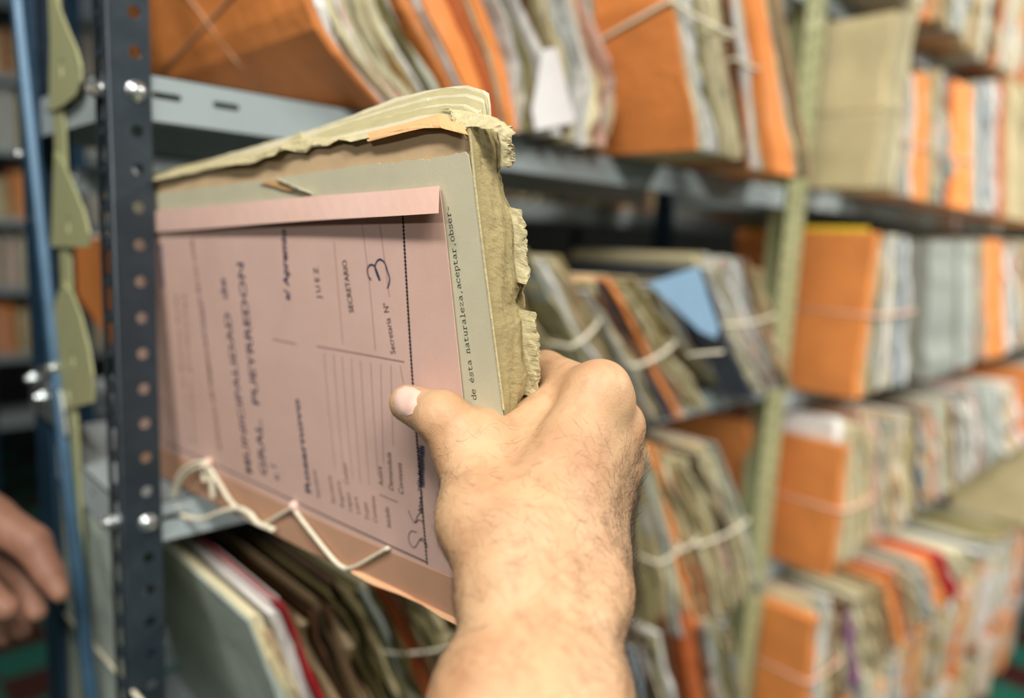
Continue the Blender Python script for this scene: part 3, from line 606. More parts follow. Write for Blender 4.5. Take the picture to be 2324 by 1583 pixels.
def wrinkled(name, Lp, Lw, Rp, Rw, nu, nv, amp, mat, parent=folder, bulge=0.004, jag=0.0011, lift=0.0, out=None):
    sl = np.linspace(0, 1, nv)
    def res(px, s): t = np.linspace(0, 1, len(px)); return np.interp(s, t, [q[0] for q in px]), np.interp(s, t, [q[1] for q in px])
    A = []
    ph = rng.uniform(0, 6, 8); OUT = -WU if out is None else out
    jg = np.interp(np.linspace(0, 1, nv), np.linspace(0, 1, max(4, nv // 6)), rng.normal(0, jag, max(4, nv // 6))) + rng.normal(0, jag * 0.16, nv)
    jd = np.interp(np.linspace(0, 1, nv), np.linspace(0, 1, max(4, nv // 8)), rng.normal(0, jag, max(4, nv // 8)))
    for j, s in enumerate(sl):
        a = onF(*res(Lp, s), Lw); b = onF(*res(Rp, s), Rw)
        b = b + (-WN) * jg[j] + WD * jd[j] * 0.6
        for i in range(nu):
            t = i / (nu - 1); q = a + (b - a) * t
            cr = amp * (0.5 * math.sin(9 * s + 7 * t + ph[0]) + 0.5 * math.sin(22 * s - 13 * t + ph[1]) + 0.4 * math.sin(13 * s + 19 * t + ph[2]) + 0.9 * (abs(math.sin(15 * s + 10 * t + ph[3])) - 0.6) + 0.6 * (abs(math.sin(11 * s - 16 * t + ph[4])) - 0.6)) + rng.normal(0, amp * 0.12)
            q = q + OUT * (bulge * math.sin(math.pi * t) + cr * min(1, 4 * t) + lift)
            A.append(q)
    A = np.array(A).reshape(nv, nu, 3); V = A.reshape(-1, 3); Fc = []
    for j in range(nv - 1):
        for i in range(nu - 1): k = j * nu + i; Fc.append((k, k + 1, k + nu + 1, k + nu))
    m = len(V); V2 = V - OUT * 0.0008; Fc2 = [tuple(m + q for q in reversed(t)) for t in Fc]
    bd = [i for i in range(nu)] + [j * nu + nu - 1 for j in range(1, nv)] + [(nv - 1) * nu + i for i in range(nu - 2, -1, -1)] + [j * nu for j in range(nv - 2, 0, -1)]
    sd = [(bd[i], m + bd[i], m + bd[(i + 1) % len(bd)], bd[(i + 1) % len(bd)]) for i in range(len(bd))]
    return obj(name, np.vstack([V, V2]), Fc + Fc2 + sd, mat, parent)
XB = 300                                       # inner end of the folder, behind the corner post
pink = sheet('pink_cover', [(XB, 486), (345, 478), (700, 450), (997, 424), (1010, 530), (1030, 720), (1052, 930), (1062, 1120), (1067, 1300), (1066, 1395)] +
             [(1055, 1412), (1000, 1392), (930, 1352), (850, 1316), (700, 1250), (560, 1178), (372, 1082), (XB, 1045)], 0.0, 0.0006, M_PINK)
# folded flap along its top, lifted at the lower edge
def strip(name, a, b, mat, parent, t=0.0004):
    """ruled sheet between two lists of world points"""
    n = len(a); V = [*a, *b]; Fc = [(i, i + 1, n + i + 1, n + i) for i in range(n - 1)]
    off = WN * t; V2 = [np.array(q) - off for q in V]; m = len(V)
    Fc2 = [tuple(m + k for k in reversed(q)) for q in Fc]
    bd = list(range(n)) + list(range(2 * n - 1, n - 1, -1)); sd = [(bd[i], m + bd[i], m + bd[(i + 1) % len(bd)], bd[(i + 1) % len(bd)]) for i in range(len(bd))]
    return obj(name, [*V, *V2], Fc + Fc2 + sd, mat, parent)
NS = 26
tp = [onF(XB + (996 - XB) * s, 482 + (421 - 482) * s + 1.2 * math.sin(s * 9), -0.0012) for s in np.linspace(0, 1, NS)]
lo = [onF(XB + (994 - XB) * s, 529 + (482 - 529) * s + 1.5 * math.sin(s * 7 + 1), -0.0012 - 0.0065 * s ** 0.8) for s in np.linspace(0, 1, NS)]
fl_ = strip('flap', tp, lo, M_PINK, pink)
e0 = [onF(996, 421, -0.0012), onF(999, 424, 0.0)]; e1 = [onF(994, 482, -0.0077), onF(1004, 470, 0.0)]
sheet('grey_sheet', [(XB, 452)] + torn([(345, 440), (560, 412), (760, 384), (860, 369)], 0.8) + torn([(862, 372), (905, 368), (950, 360), (975, 363), (985, 358), (1030, 350), (1055, 344)], 1.3, 6) +
      [(1062, 352), (1075, 420), (1088, 540), (1104, 660), (1120, 780), (1132, 870), (1141, 945), (1160, 1120), (1170, 1290), (XB, 1010)], 0.0016, 0.0006, M_GSH)
sheet('folded_tear', torn([(588, 413), (610, 409), (632, 406), (650, 420), (668, 434), (640, 430), (612, 420)], 0.6, 12), 0.0004, 0.0004, M_OCH)
wrinkled('folded_edge', [(628, 404), (652, 414), (680, 426), (712, 440)], -0.0012, [(634, 412), (652, 424), (678, 434), (704, 442)], 0.0010, 5, 20, 0.0002, M_GSH, jag=0.0002, bulge=0.0008, out=WN)
sheet('tan_sheet', [(XB, 420)] + torn([(345, 408), (480, 384), (600, 362), (640, 352), (690, 346), (705, 331), (800, 328), (838, 312), (960, 296), (1020, 299), (1050, 304)], 1.5, 8) +
      [(1064, 316), (1072, 400), (1086, 500), (1108, 660), (1142, 945), (1160, 1120), (1170, 1280), (XB, 1000)], 0.0032, 0.0007, M_TSH)
sheet('torn_inner_sheet', [(XB, 416)] + torn([(345, 404), (470, 378), (612, 346), (700, 322), (836, 308)], 1.4, 8) + [(836, 340), (1060, 420), (XB, 980)], 0.0050, 0.0008, M_TORN)
wrinkled('torn_inner_edge', [(XB, 410), (345, 400), (470, 373), (560, 355), (640, 326), (700, 310), (740, 313), (800, 309), (838, 303)], 0.006, [(XB, 418), (345, 410), (470, 386), (540, 374), (575, 372), (600, 358), (632, 352), (645, 338), (668, 344), (690, 346), (706, 330), (740, 330), (770, 318), (800, 326), (838, 316)], 0.0, 6, 90, 0.0006, M_TORN, jag=0.0012, lift=0.0, bulge=0.001, out=WN)
wrinkled('ochre_sheet', [(836, 300), (900, 284), (960, 268), (1000, 257), (1024, 268), (1058, 284)], 0.0066, [(834, 320), (900, 306), (960, 292), (1000, 290), (1030, 296), (1062, 304)], -0.0012, 7, 40, 0.0003, M_OCH, jag=0.0006, lift=0.0, bulge=0.0012, out=WN)
NP = 18
front = [(345, 401), (470, 376), (600, 347), (700, 324), (800, 304), (900, 284), (960, 270), (1010, 262), (1050, 268), (1078, 286)]
back = [(345, 392), (480, 362), (600, 326), (700, 298), (800, 262), (900, 226), (962, 207), (1010, 198), (1060, 195), (1098, 204)]
steps = [0.0, .04, .07, .10, .32, .35, .38, .40, .42, .66, .69, .72, .74, .90, .93, .96, .98, 1.0]
for k in range(NP):
    s = k / (NP - 1); st = steps[k]; w_ = 0.0078 + 0.0215 * s
    ln = [(a[0] + (b[0] - a[0]) * st, a[1] + (b[1] - a[1]) * st) for a, b in zip(front, back)]
    ln = [(x + rng.normal(0, 1.0), y + rng.normal(0, 1.6)) for x, y in ln]
    if k == 10: ln = ln[:6] + [(968, 222), (975, 246), (992, 244)] + ln[8:]
    if k in (4, 9): ln = ln[:2] + [(610, ln[2][1] + 2), (622, ln[2][1] + 12), (640, ln[2][1] - 4), (682, ln[3][1] - 10), (690, ln[3][1] + 6)] + ln[4:]
    R0 = (1080 + 32 * s + rng.normal(0, 2.5), 300 - 62 * st)
    sheet('page', [(XB, ln[0][1] + 10)] + torn(ln, 0.7, 14) + [(R0[0] - 4, R0[1] - 26), R0, (R0[0] + 6, 360), (1085 + 60 * s, 560), (1120 + 60 * s, 900), (1140 + 50 * s, 1200), (800, 1180), (XB, 980)], w_, 0.0004 if k % 5 else 0.0009, (M_PAGE2 if k in (4, 5, 9, 13) else M_PAGE))
# olive spine: wraps the thickness of the bundle, torn along its far edge, creased
spL = [(1062, 292), (1072, 372), (1084, 460), (1096, 560), (1108, 650), (1122, 760), (1134, 860), (1145, 945), (1166, 1140), (1172, 1260)]
spR = [(1116, 268), (1130, 330), (1132, 400), (1146, 452), (1166, 492), (1176, 545), (1180, 600), (1184, 650), (1172, 684), (1190, 712), (1196, 780), (1202, 840), (1192, 880), (1166, 896), (1166, 945), (1190, 1060), (1200, 1260)]
wrinkled('spine', spL, 0.0030, spR, 0.0300, 14, 110, 0.0009, M_OLIVE)
wrinkled('torn_spine_edge', [(1118, 290), (1128, 330), (1128, 378)], 0.020, [(1140, 286), (1150, 338), (1140, 385)], 0.030, 7, 26, 0.0012, M_TORN, jag=0.0016, lift=0.003)
wrinkled('torn_spine_edge', [(1146, 470), (1158, 520), (1158, 580), (1166, 640)], 0.024, [(1170, 478), (1184, 535), (1180, 600), (1186, 650)], 0.031, 7, 36, 0.0012, M_TORN, jag=0.0020, lift=0.0025)
wrinkled('torn_spine_edge', [(1160, 700), (1168, 770), (1166, 840), (1164, 890)], 0.022, [(1190, 706), (1198, 770), (1204, 835), (1180, 896)], 0.031, 8, 40, 0.0013, M_TORN, jag=0.0018, lift=0.005, bulge=0.006)
wrinkled('torn_corner', [(990, 246), (1010, 250), (1036, 252), (1062, 258), (1090, 262), (1116, 272), (1138, 292)], 0.012, [(1008, 262), (1018, 284), (1030, 298), (1054, 296), (1070, 290), (1100, 292), (1128, 318)], 0.004, 9, 46, 0.0012, M_TORN, jag=0.0012, lift=0.004)
MB().tube([onF(1066, 300, 0.002), onF(1078, 420, 0.0018), onF(1100, 600, 0.0018), onF(1143, 930, 0.0018)], 0.0006, 6).build('spine_crease', M_TORN, folder)
# back cover
sheet('back_cover', [(XB, 420), (345, 400), (620, 330), (960, 240), (1105, 262)] + torn([(1116, 268), (1132, 330), (1134, 400), (1146, 452), (1170, 492), (1180, 545), (1182, 600), (1186, 650), (1190, 712), (1198, 840), (1166, 890)], 2, 9) + [(1180, 1000), (1196, 1200), (XB, 990)], 0.0298, 0.0010, M_OLIVE)
# lower edge of the pink cover curls over
lowpx = [(800, 1290), (850, 1314), (910, 1342), (960, 1368), (1005, 1390), (1040, 1406), (1062, 1412)]
a_ = [onF(x, y - 2, -0.0006) for x, y in lowpx]; b_ = [onF(x - 3, y + 8 + 5 * math.sin(i * 1.7), -0.0035) for i, (x, y) in enumerate(lowpx)]
strip('bottom_curl', a_, b_, paper('lit_curl_card', (226, 178, 138), 0.05), pink)  # orange light on the curled edge is put into this card colour

# printed and written marks on the paper, laid in the paper's plane
INKW = -0.00012
def ribbon(pts, width, mat, name='written_line', parent=pink, w_=INKW, closed=False):
    """flat ink stroke through pixel-listed points on the sheet, width in metres"""
    P = [onF(x, y, w_) for x, y in pts]; V = []; Fc = []
    for i, q in enumerate(P):
        t = nrm(P[min(i + 1, len(P) - 1)] - P[max(i - 1, 0)] + 1e-9); s = np.cross(WN, t)
        ww = width[i] if hasattr(width, '__len__') else width
        V += [q + s * ww / 2, q - s * ww / 2]
    for i in range(len(P) - 1): Fc.append((2 * i, 2 * i + 1, 2 * i + 3, 2 * i + 2))
    if name is None: return V, Fc
    return obj(name, V, Fc, mat, parent)
def strokes(list_, width, mat, name, parent=pink, w_=INKW, smooth=True):
    m = MB()
    for s in list_:
        q = [tuple(p_) for p_ in spline([(x, y) for x, y in s], 6)] if smooth and len(s) > 2 else s
        v, f = ribbon(q, width, mat, None, parent, w_); m.add(v, f)
    return m.build(name, mat, parent)
def text(body, A, B, size, mat, name='printed_text', parent=pink, w_=INKW, shear=0.0, bold=0.0, spacing=1.0):
    """a line of type from pixel A to pixel B on the sheet; size = letter height in metres"""
    cu = bpy.data.curves.new('t', 'FONT'); cu.body = body; cu.size = 1; cu.shear = shear; cu.offset = bold; cu.space_character = spacing
    cu.resolution_u = 3
    v, f = eval_curve(cu)
    a, b = onF(*A, w_), onF(*B, w_); d = b - a; up = nrm(np.cross(-WN, d)); up = up if up @ WU > 0 else -up
    wx = v[:, 0].max()
    return obj(name, a + v[:, :1] / wx * d + v[:, 1:2] * size * 2.2 * up, f, mat, parent)
# typewritten line on the grey sheet, own slab-serif stroke letters
GL = {'o': [[(1.2, 0), (.3, 1.5), (.3, 4), (1.3, 5.5), (3.3, 5.5), (4.3, 4), (4.3, 1.5), (3.3, 0), (1.2, 0)]],
      's': [[(4, 4.2), (3.4, 5.4), (1.4, 5.5), (.6, 4.4), (1.4, 3.2), (3.4, 2.6), (4.2, 1.4), (3.3, .1), (1.2, 0), (.5, 1.2)], [(4, 5.6), (4, 4.2)], [(.5, 1.2), (.5, 0)]],
      'd': [[(4, 5), (2.4, 5.6), (.9, 5), (.3, 3), (.9, .6), (2.4, 0), (4, .8)], [(3, 8.4), (4, 8.4), (4, 0), (4.9, 0)]],
      'e': [[(.4, 3), (4.2, 3), (4.1, 4.4), (3, 5.5), (1.6, 5.5), (.4, 4), (.4, 1.6), (1.6, 0), (3.4, 0), (4.3, 1)]],
      't': [[(1.6, 7.2), (1.6, 1), (2.4, 0), (3.6, .1), (4.4, .9)], [(.2, 5.5), (4, 5.5)]],
      'a': [[(.8, 5), (2, 5.6), (3.3, 5.2), (3.7, 4), (3.7, .6), (4.8, 0)], [(3.7, 3.2), (1.6, 3), (.4, 1.8), (.8, .4), (2, 0), (3.7, 1)]],
      'n': [[(.2, 5.4), (1, 5.4), (1, 0)], [(.2, 0), (1.9, 0)], [(1, 4.4), (2.4, 5.6), (3.6, 5), (3.8, 4), (3.8, 0)], [(2.9, 0), (4.7, 0)]],
      'u': [[(0, 5.4), (.9, 5.4), (.9, 1.4), (1.4, .2), (2.6, 0), (3.8, 1)], [(3, 5.4), (3.8, 5.4), (3.8, 0), (4.7, 0)]],
      'r': [[(.3, 5.4), (1.5, 5.4), (1.5, 0)], [(.3, 0), (3, 0)], [(1.5, 3.8), (2.8, 5.4), (3.8, 5.5), (4.4, 4.8)]],
      'l': [[(1, 8.4), (2.4, 8.4), (2.4, 0)], [(.6, 0), (4.2, 0)]],
      'z': [[(.6, 4.4), (.6, 5.4), (4, 5.4), (.5, 0), (4.1, 0), (4.1, 1)]],
      'c': [[(4, 4.2), (3.4, 5.4), (1.6, 5.5), (.4, 4), (.4, 1.6), (1.6, 0), (3.4, 0), (4.2, 1)], [(4, 5.5), (4, 4.2)]],
      'p': [[(0, 5.4), (.9, 5.4), (.9, -2.6)], [(0, -2.6), (2, -2.6)], [(.9, 4.6), (2.4, 5.6), (3.9, 5), (4.4, 3), (3.9, .6), (2.4, 0), (.9, .8)]],
      'b': [[(0, 8.4), (.9, 8.4), (.9, 0)], [(.9, 4.6), (2.4, 5.6), (3.9, 5), (4.4, 3), (3.9, .6), (2.4, 0), (.9, .8)]],
      ',': [[(2, .8), (2.6, .6), (2.4, -.6), (1.6, -1.6)]], '-': [[(.6, 2.9), (4, 2.9)]]}
GL['E'] = GL['e'] + [[(2, 6.8), (3.2, 8.2)]]
def typed(body, A, B, em, mat, parent, w_):
    a, b = onF(*A, w_), onF(*B, w_); d = (b - a) / len(body); up = np.cross(-WN, d); up = nrm(up if up @ WU > 0 else -up); m = MB()
    for i, ch in enumerate(body):
        for st in GL.get(ch, []):
            P = [a + d * (i + x / 5.4) + up * (y * em / 8.4) for x, y in st]; V = []; Fc = []
            for k, q in enumerate(P):
                t = nrm(P[min(k + 1, len(P) - 1)] - P[max(k - 1, 0)]); s = np.cross(WN, t); V += [q + s * em * 0.05, q - s * em * 0.05]
            for k in range(len(P) - 1): Fc.append((2 * k, 2 * k + 1, 2 * k + 3, 2 * k + 2))
            m.add(V, Fc)
    return m.build('typewritten_text', mat, parent)
gsh = [o for o in folder.children if o.name.startswith('grey_sheet')][0]
typed('os de Esta naturaleza,aceptar,obser-', (1087, 946), (1020, 464), 0.0034, M_TYPE, gsh, 0.00148)
# frame: beaded right-hand border and ruled lower border
m = MB()
nb = 92
for k in range(nb):
    s = k / (nb - 1); x = 914 + (969 - 914) * s + 4 * math.sin(math.pi * s) * -1; y = 488 + (1276 - 488) * s
    c_ = onF(x, y, INKW); e = 0.00105
    m.add([c_ + WU * e, c_ + WD * e * 1.25, c_ - WU * e, c_ - WD * e * 1.25], [(0, 1, 2, 3)])
v, f = ribbon([(914, 488), (938, 880), (969, 1276)], 0.0005, M_PRINT, None); m.add(v, f); m.build('beaded_border', M_PRINT, pink)
strokes([[(374, 1003), (560, 1086), (760, 1180), (970, 1276)]], 0.0009, M_PRINT, 'ruled_border')
sheet('card_fold', [(XB, 990), (376, 1022), (560, 1104), (760, 1197), (985, 1294), (1066, 1326), (1066, 1396), (1056, 1413), (1000, 1393), (930, 1353), (850, 1317), (700, 1251), (560, 1179), (372, 1083), (XB, 1046)], -0.0005, 0.0004, paper('brown_card', (192, 150, 122), 0.05, 0.10, 25, (196, 150, 116)), pink)
strokes([[(980, 1288), (1030, 1306), (1066, 1322)]], 0.0006, paper('fold_line', (226, 180, 160)), 'fold_line')
rules = [[(862, 510), (884, 674)], [(821, 507), (838, 640), (852, 795)], [(758, 548), (778, 780)], [(640, 545), (645, 620)]]
for x0_, y0_, x1_, y1_ in ((735, 800, 760, 1060), (757, 804, 780, 1075), (776, 808, 800, 1085), (797, 812, 818, 1095), (818, 818, 838, 1100), (841, 822, 858, 1080), (864, 826, 870, 1050), (887, 828, 892, 1010), (908, 829, 916, 870)):
    rules.append([(x0_, y0_), (x0_ + (x1_ - x0_) * .45, (y0_ + y1_) / 2), (x1_, y1_)])
for q_ in rules: strokes([q_], 0.00042, M_RULE, 'ruled_line')
for q_ in ([(718, 785), (820, 803), (918, 821)], [(618, 769), (672, 780)], [(861, 1121), (902, 1139)]): strokes([q_], 0.0007, M_RULE, 'ruled_line')
# handwritten 3
z3 = lambda L_: [(620 + x / 3.958, 500 + y / 3.958) for x, y in L_]
strokes([z3([(880, 535), (855, 500), (845, 440), (870, 400), (905, 405), (925, 440), (945, 490), (960, 540)]), z3([(955, 540), (930, 480), (914, 420), (930, 370), (960, 350), (1000, 380), (1025, 450), (1045, 520), (1040, 570), (1025, 610)])], 0.0011, M_INK, 'handwritten_number')
text('Secretaria  Nº', (898, 803), (880, 686), 0.0030, M_PRINT)
text('SECRETARIO', (803, 709), (786, 589), 0.0030, M_PRINT, bold=0.01)
text('J U E Z', (729, 676), (721, 606), 0.0032, M_PRINT, bold=0.01)
text('MUNICIPALIDAD  de', (572, 1078), (510, 630), 0.0058, M_INK, 'handwritten_text', bold=0.014)
text('GRAL.  PUEYRREDON', (606, 1082), (552, 596), 0.0062, M_INK, 'handwritten_text', bold=0.014)
text('c /', (634, 1090), (624, 1050), 0.005, M_INK, 'handwritten_text', bold=0.012)
text('Rosarnovo', (706, 1122), (678, 905), 0.0042, M_INK, 'handwritten_text', bold=0.03)
text('s/ Apremio', (658, 682), (648, 520), 0.0042, M_INK, 'handwritten_text', bold=0.03)
text('JUZGADO DE PRIMERA INSTANCIA EN LO CIVIL', (502, 1020), (438, 540), 0.0036, M_FAINT, bold=0.012)
text('Provincia de Buenos Aires', (428, 1010), (402, 668), 0.0026, M_FAINT)
text('Poder Judicial', (444, 1010), (420, 670), 0.0026, M_FAINT)
text('y comercial', (480, 900), (462, 690), 0.0024, M_FAINT)
text('0000208', (374, 655), (368, 556), 0.0055, M_STAMP, 'stamped_number', bold=0.03)
for body, A, B in (('Actora', (870, 1104), (866, 1059)), ('Demandada', (893, 1115), (887, 1027)), ('Contesta', (916, 1124), (911, 1051)), ('Iniciado', (888, 1199), (882, 1151)),
                   ('Comienza', (857, 1188), (850, 1126)), ('Fojas', (839, 1180), (832, 1139)), ('Letra', (818, 1167), (810, 1127)), ('Legajo', (799, 1162), (793, 1117)), ('Cuerpo', (791, 1101), (786, 1051)),
                   ('Registro', (782, 1153), (771, 1091)), ('Secretario', (761, 1144), (751, 1079)), ('Expediente', (727, 1130), (716, 1066))):
    text(body, A, B, 0.0028, M_FAINT if A[0] < 860 else M_PRINT, shear=0.15)
z4 = lambda L_: [(640 + x / 3.861, 880 + y / 3.861) for x, y in L_]
sc = [z4([(1275, 1400), (1255, 1340), (1215, 1320), (1165, 1395), (1125, 1370), (1108, 1310), (1130, 1255), (1180, 1265)]), z4([(1260, 1395), (1240, 1345), (1205, 1330)]),
      z4([(1108, 1070), (1130, 1130), (1165, 1180), (1200, 1155), (1235, 1175)]), z4([(1165, 1180), (1195, 1110), (1230, 1080), (1205, 1060)])]
sc.append(z4([(1222, 1085), (1196, 1070), (1222, 1050), (1200, 1035), (1226, 1015), (1204, 1000), (1228, 985), (1204, 965), (1230, 948), (1212, 925), (1232, 910)]))
q = []
for k in range(17): q += [(1250 + 3 * math.sin(k), 870 - k * 22), (1194 + 8 * math.sin(k * 2.1), 858 - k * 22)]
sc.append(z4(q)); sc.append(z4([(1195, 905), (1200, 850), (1180, 830)]))
strokes(sc, 0.0006, M_INK, 'signature')
# cotton string tied through the cover
def cord(px, w_, r_, name='string'):
    P = [onF(x, y, w_ if not hasattr(w_, '__len__') else w_[i]) for i, (x, y) in enumerate(px)]
    return MB().tube(spline(P, 6), r_ * 1.18, 8, 0.75).build(name, M_STRING, folder, True)
cord([(470, 1052), (446, 1050), (418, 1066), (398, 1098), (390, 1135), (402, 1160), (430, 1174), (462, 1176), (498, 1162), (540, 1153), (568, 1166), (585, 1186), (622, 1202)], -0.006, 0.0019)
cord([(466, 1056), (430, 1070), (408, 1098), (398, 1130), (404, 1152)], -0.0095, 0.0016)
cord([(462, 1046), (478, 1066), (500, 1100), (522, 1136), (548, 1162), (575, 1182), (612, 1198)], -0.004, 0.0019)
cord([(470, 1056), (478, 1080), (482, 1108), (484, 1130)], -0.005, 0.0020)
cord([(456, 1060), (462, 1078), (466, 1092)], -0.006, 0.0017)
cord([(598, 1190), (630, 1172), (664, 1152)], -0.0018, 0.0014)
cord([(664, 1150), (684, 1178), (712, 1214), (742, 1252), (768, 1280), (788, 1292)], [-0.002, -0.003, -0.004, -0.004, -0.003, -0.0018], 0.0014)
cord([(784, 1291), (810, 1284), (846, 1264), (882, 1243)], -0.0018, 0.0014)
for q in ((470, 1050), (664, 1150)):
    c_ = onF(*q, -0.003); MB().lathe(c_ - WN * 0.003, WN, [(0, 0.0036), (0.002, 0.0042), (0.004, 0.0034), (0.0052, 0.001)], 10).build('string_knot', plain('pinkish_cotton', (236, 204, 190)), folder, True)

# ------------------------------------------------------------------ hands: one continuous implicit surface each
def surface_nets(fn, lo, hi, h):
    n = np.ceil((np.array(hi) - np.array(lo)) / h).astype(int) + 1
    ax = [lo[i] + h * np.arange(n[i]) for i in range(3)]
    X, Y, Z = np.meshgrid(*ax, indexing='ij'); v = fn(np.stack([X, Y, Z], -1).reshape(-1, 3)).reshape(n)
    s = v < 0; c = np.zeros(n - 1, int)
    off = [(i, j, k) for i in (0, 1) for j in (0, 1) for k in (0, 1)]
    sl = lambda a, o: a[o[0]:o[0] + n[0] - 1, o[1]:o[1] + n[1] - 1, o[2]:o[2] + n[2] - 1]
    cnt = sum(sl(s, o).astype(int) for o in off); act = (cnt > 0) & (cnt < 8)
    acc = np.zeros(tuple(n - 1) + (3,)); num = np.zeros(tuple(n - 1))
    for a in off:
        for d in range(3):
            if a[d]: continue
            b = list(a); b[d] = 1; va, vb = sl(v, a), sl(v, b); cr = (va < 0) != (vb < 0)
            t = np.where(cr, va / np.where(cr, va - vb, 1), 0)
            for e in range(3): acc[..., e] += np.where(cr, a[e] + (t if e == d else 0), 0)
            num += cr
    idx = -np.ones(tuple(n - 1), int); I = np.argwhere(act); idx[act] = np.arange(len(I))
    V = np.array(lo) + h * (I + acc[act] / num[act][:, None]); Fc = []
    for d in range(3):
        e1, e2 = (d + 1) % 3, (d + 2) % 3
        A = np.take(s, range(0, n[d] - 1), d); B = np.take(s, range(1, n[d]), d); E = np.argwhere(A != B)
        E = E[(E[:, e1] > 0) & (E[:, e2] > 0) & (E[:, e1] < n[e1] - 1) & (E[:, e2] < n[e2] - 1)]
        q = []
        for o1, o2 in ((1, 1), (0, 1), (0, 0), (1, 0)):
            g = E.copy(); g[:, e1] -= o1; g[:, e2] -= o2; q.append(idx[g[:, 0], g[:, 1], g[:, 2]])
        q = np.stack(q, 1); fl2 = A[E[:, 0], E[:, 1], E[:, 2]]
        q[~fl2] = q[~fl2][:, ::-1]; Fc.append(q)
    return V, np.vstack(Fc)
def capsule(p, a, b, ra, rb):
    a, b = np.array(a), np.array(b); d = b - a; t = np.clip(((p - a) @ d) / (d @ d), 0, 1); return np.linalg.norm(p - a - t[:, None] * d, axis=1) - (ra + (rb - ra) * t)
def smin(a, b, k): h = np.clip(0.5 + 0.5 * (b - a) / k, 0, 1); return b + (a - b) * h - k * h * (1 - h)
def make_sdf(prims, grooves=()):
    def fn(p):
        d = None
        for a, b, ra, rb, k in prims:
            c = capsule(p, a, b, ra, rb); d = c if d is None else smin(d, c, k)
        for a, b, r, k in grooves:
            c = -capsule(p, a, b, r, r); d = -smin(-d, -c, k)
        return d
    return fn
def skin(name, c1, c2, c3):
    m, nt, N, L, P = new_mat(name); tc = N.new('ShaderNodeTexCoord')
    n1 = noise(N, L, tc.outputs['Object'], 32, 4, 0.6); n2 = noise(N, L, tc.outputs['Object'], 120, 4, 0.65); n3 = noise(N, L, tc.outputs['Object'], 900, 3, 0.6)
    a = mixc(N, L, lin(c1), lin(c2), ramp(N, L, n1, 0.35, 0.68)); a = mixc(N, L, a, lin(c3), ramp(N, L, n2, 0.50, 0.78, cb=(0.5,) * 3 + (1,)))
    L.new(a, P.inputs['Base Color']); P.inputs['Roughness'].default_value = 0.5; P.inputs['Specular IOR Level'].default_value = 0.35
    P.inputs['Subsurface Weight'].default_value = 0.12; P.inputs['Subsurface Radius'].default_value = (1, 0.35, 0.2); P.inputs['Subsurface Scale'].default_value = 0.004
    vo = N.new('ShaderNodeTexVoronoi'); vo.feature = 'DISTANCE_TO_EDGE'; vo.inputs['Scale'].default_value = 620; L.new(tc.outputs['Object'], vo.inputs['Vector'])
    L.new(bump(N, L, n3, 0.25, 0.0005, bump(N, L, vo.outputs['Distance'], 0.22, 0.0006, bump(N, L, n2, 0.3, 0.0016))), P.inputs['Normal'])
    return m
M_SKIN = skin('warm_skin', (198, 162, 124), (184, 140, 104), (154, 112, 80)); M_SKIN2 = skin('tanned_skin', (152, 112, 92), (140, 100, 82), (116, 80, 68))
M_NAIL = paper('nail', (232, 196, 180), 0.03, 0.02, 60, None, 0.28); M_HAIR = plain('dark_hair', (58, 42, 32), 0.5)
Z = at_z
iM, mM, rM, lM = Z(1352, 905, .352), Z(1398, 968, .366), Z(1398, 1050, .378), Z(1380, 1130, .386)
iC, mC, rC, lC = Z(1175, 1225, .312), Z(1230, 1240, .312), Z(1290, 1250, .322), Z(1330, 1262, .330)
wrA, wrB = Z(1175, 1350, .300), Z(1312, 1340, .308)
faA, faB = Z(1140, 1600, .266), Z(1275, 1600, .274)
fbA, fbB = Z(1080, 2050, .215), Z(1240, 2050, .222)
tip, ip_, mc_ = onF(926, 915, -0.0098), onF(1004, 948, -0.0158), Z(1066, 1024, .352)
cm_ = Z(1096, 1180, .322)
prims = [(fbA, faA, .032, .0215, .02), (fbB, faB, .032, .0215, .02), (faA, wrA, .0215, .0185, .02), (faB, wrB, .0215, .0185, .02), (faA, faB, .0235, .0235, .01), (wrA, wrB, .0195, .0195, .01),
         (wrA, iC, .0185, .0180, .015), (wrB, lC, .0185, .0170, .015), (wrA, mC, .0185, .0185, .015),
         (iC, iM, .0185, .0146, .012), (mC, mM, .0190, .0142, .012), (rC, rM, .0180, .0132, .012), (lC, lM, .0170, .0120, .012), (iM, lM, .0110, .0100, .012),
         (wrA, cm_, .0180, .0175, .012), (cm_, mc_, .0178, .0150, .010), (mc_, ip_, .0145, .0128, .008), (ip_, tip, .0126, .0098, .004),
         (cm_, mC, .016, .016, .012), (mc_, Z(1250, 1010, .358), .0120, .0140, .012), (Z(1110, 1010, .354), Z(1180, 1130, .335), .015, .016, .012)]
prims += [(Z(1150, 990, .358), Z(1248, 918, .366), .0105, .0100, .008)]
iP = Z(1238, 846, .394)
prims += [(iM, iP, .0138, .0118, .007), (iP, onF(1120, 862, .0415), .0115, .0098, .004), (onF(1120, 862, .0415), onF(1060, 890, .0400), .0098, .0078, .003)]
for (mp_, py, r_) in ((mM, 962, .0112), (rM, 1046, .0106), (lM, 1126, .0094)):
    p1 = onF(1246, py - 18, .050); p2 = onF(1130, py - 6, .0425)
    prims += [(mp_, p1, .0125, r_, .006), (p1, p2, r_, r_ - .0014, .003), (p2, onF(1064, py + 8, .0405), r_ - .0014, r_ - .003, .003)]
prims += [(Z(1366, 880, .350), Z(1376, 905, .352), .0135, .0130, .006)]
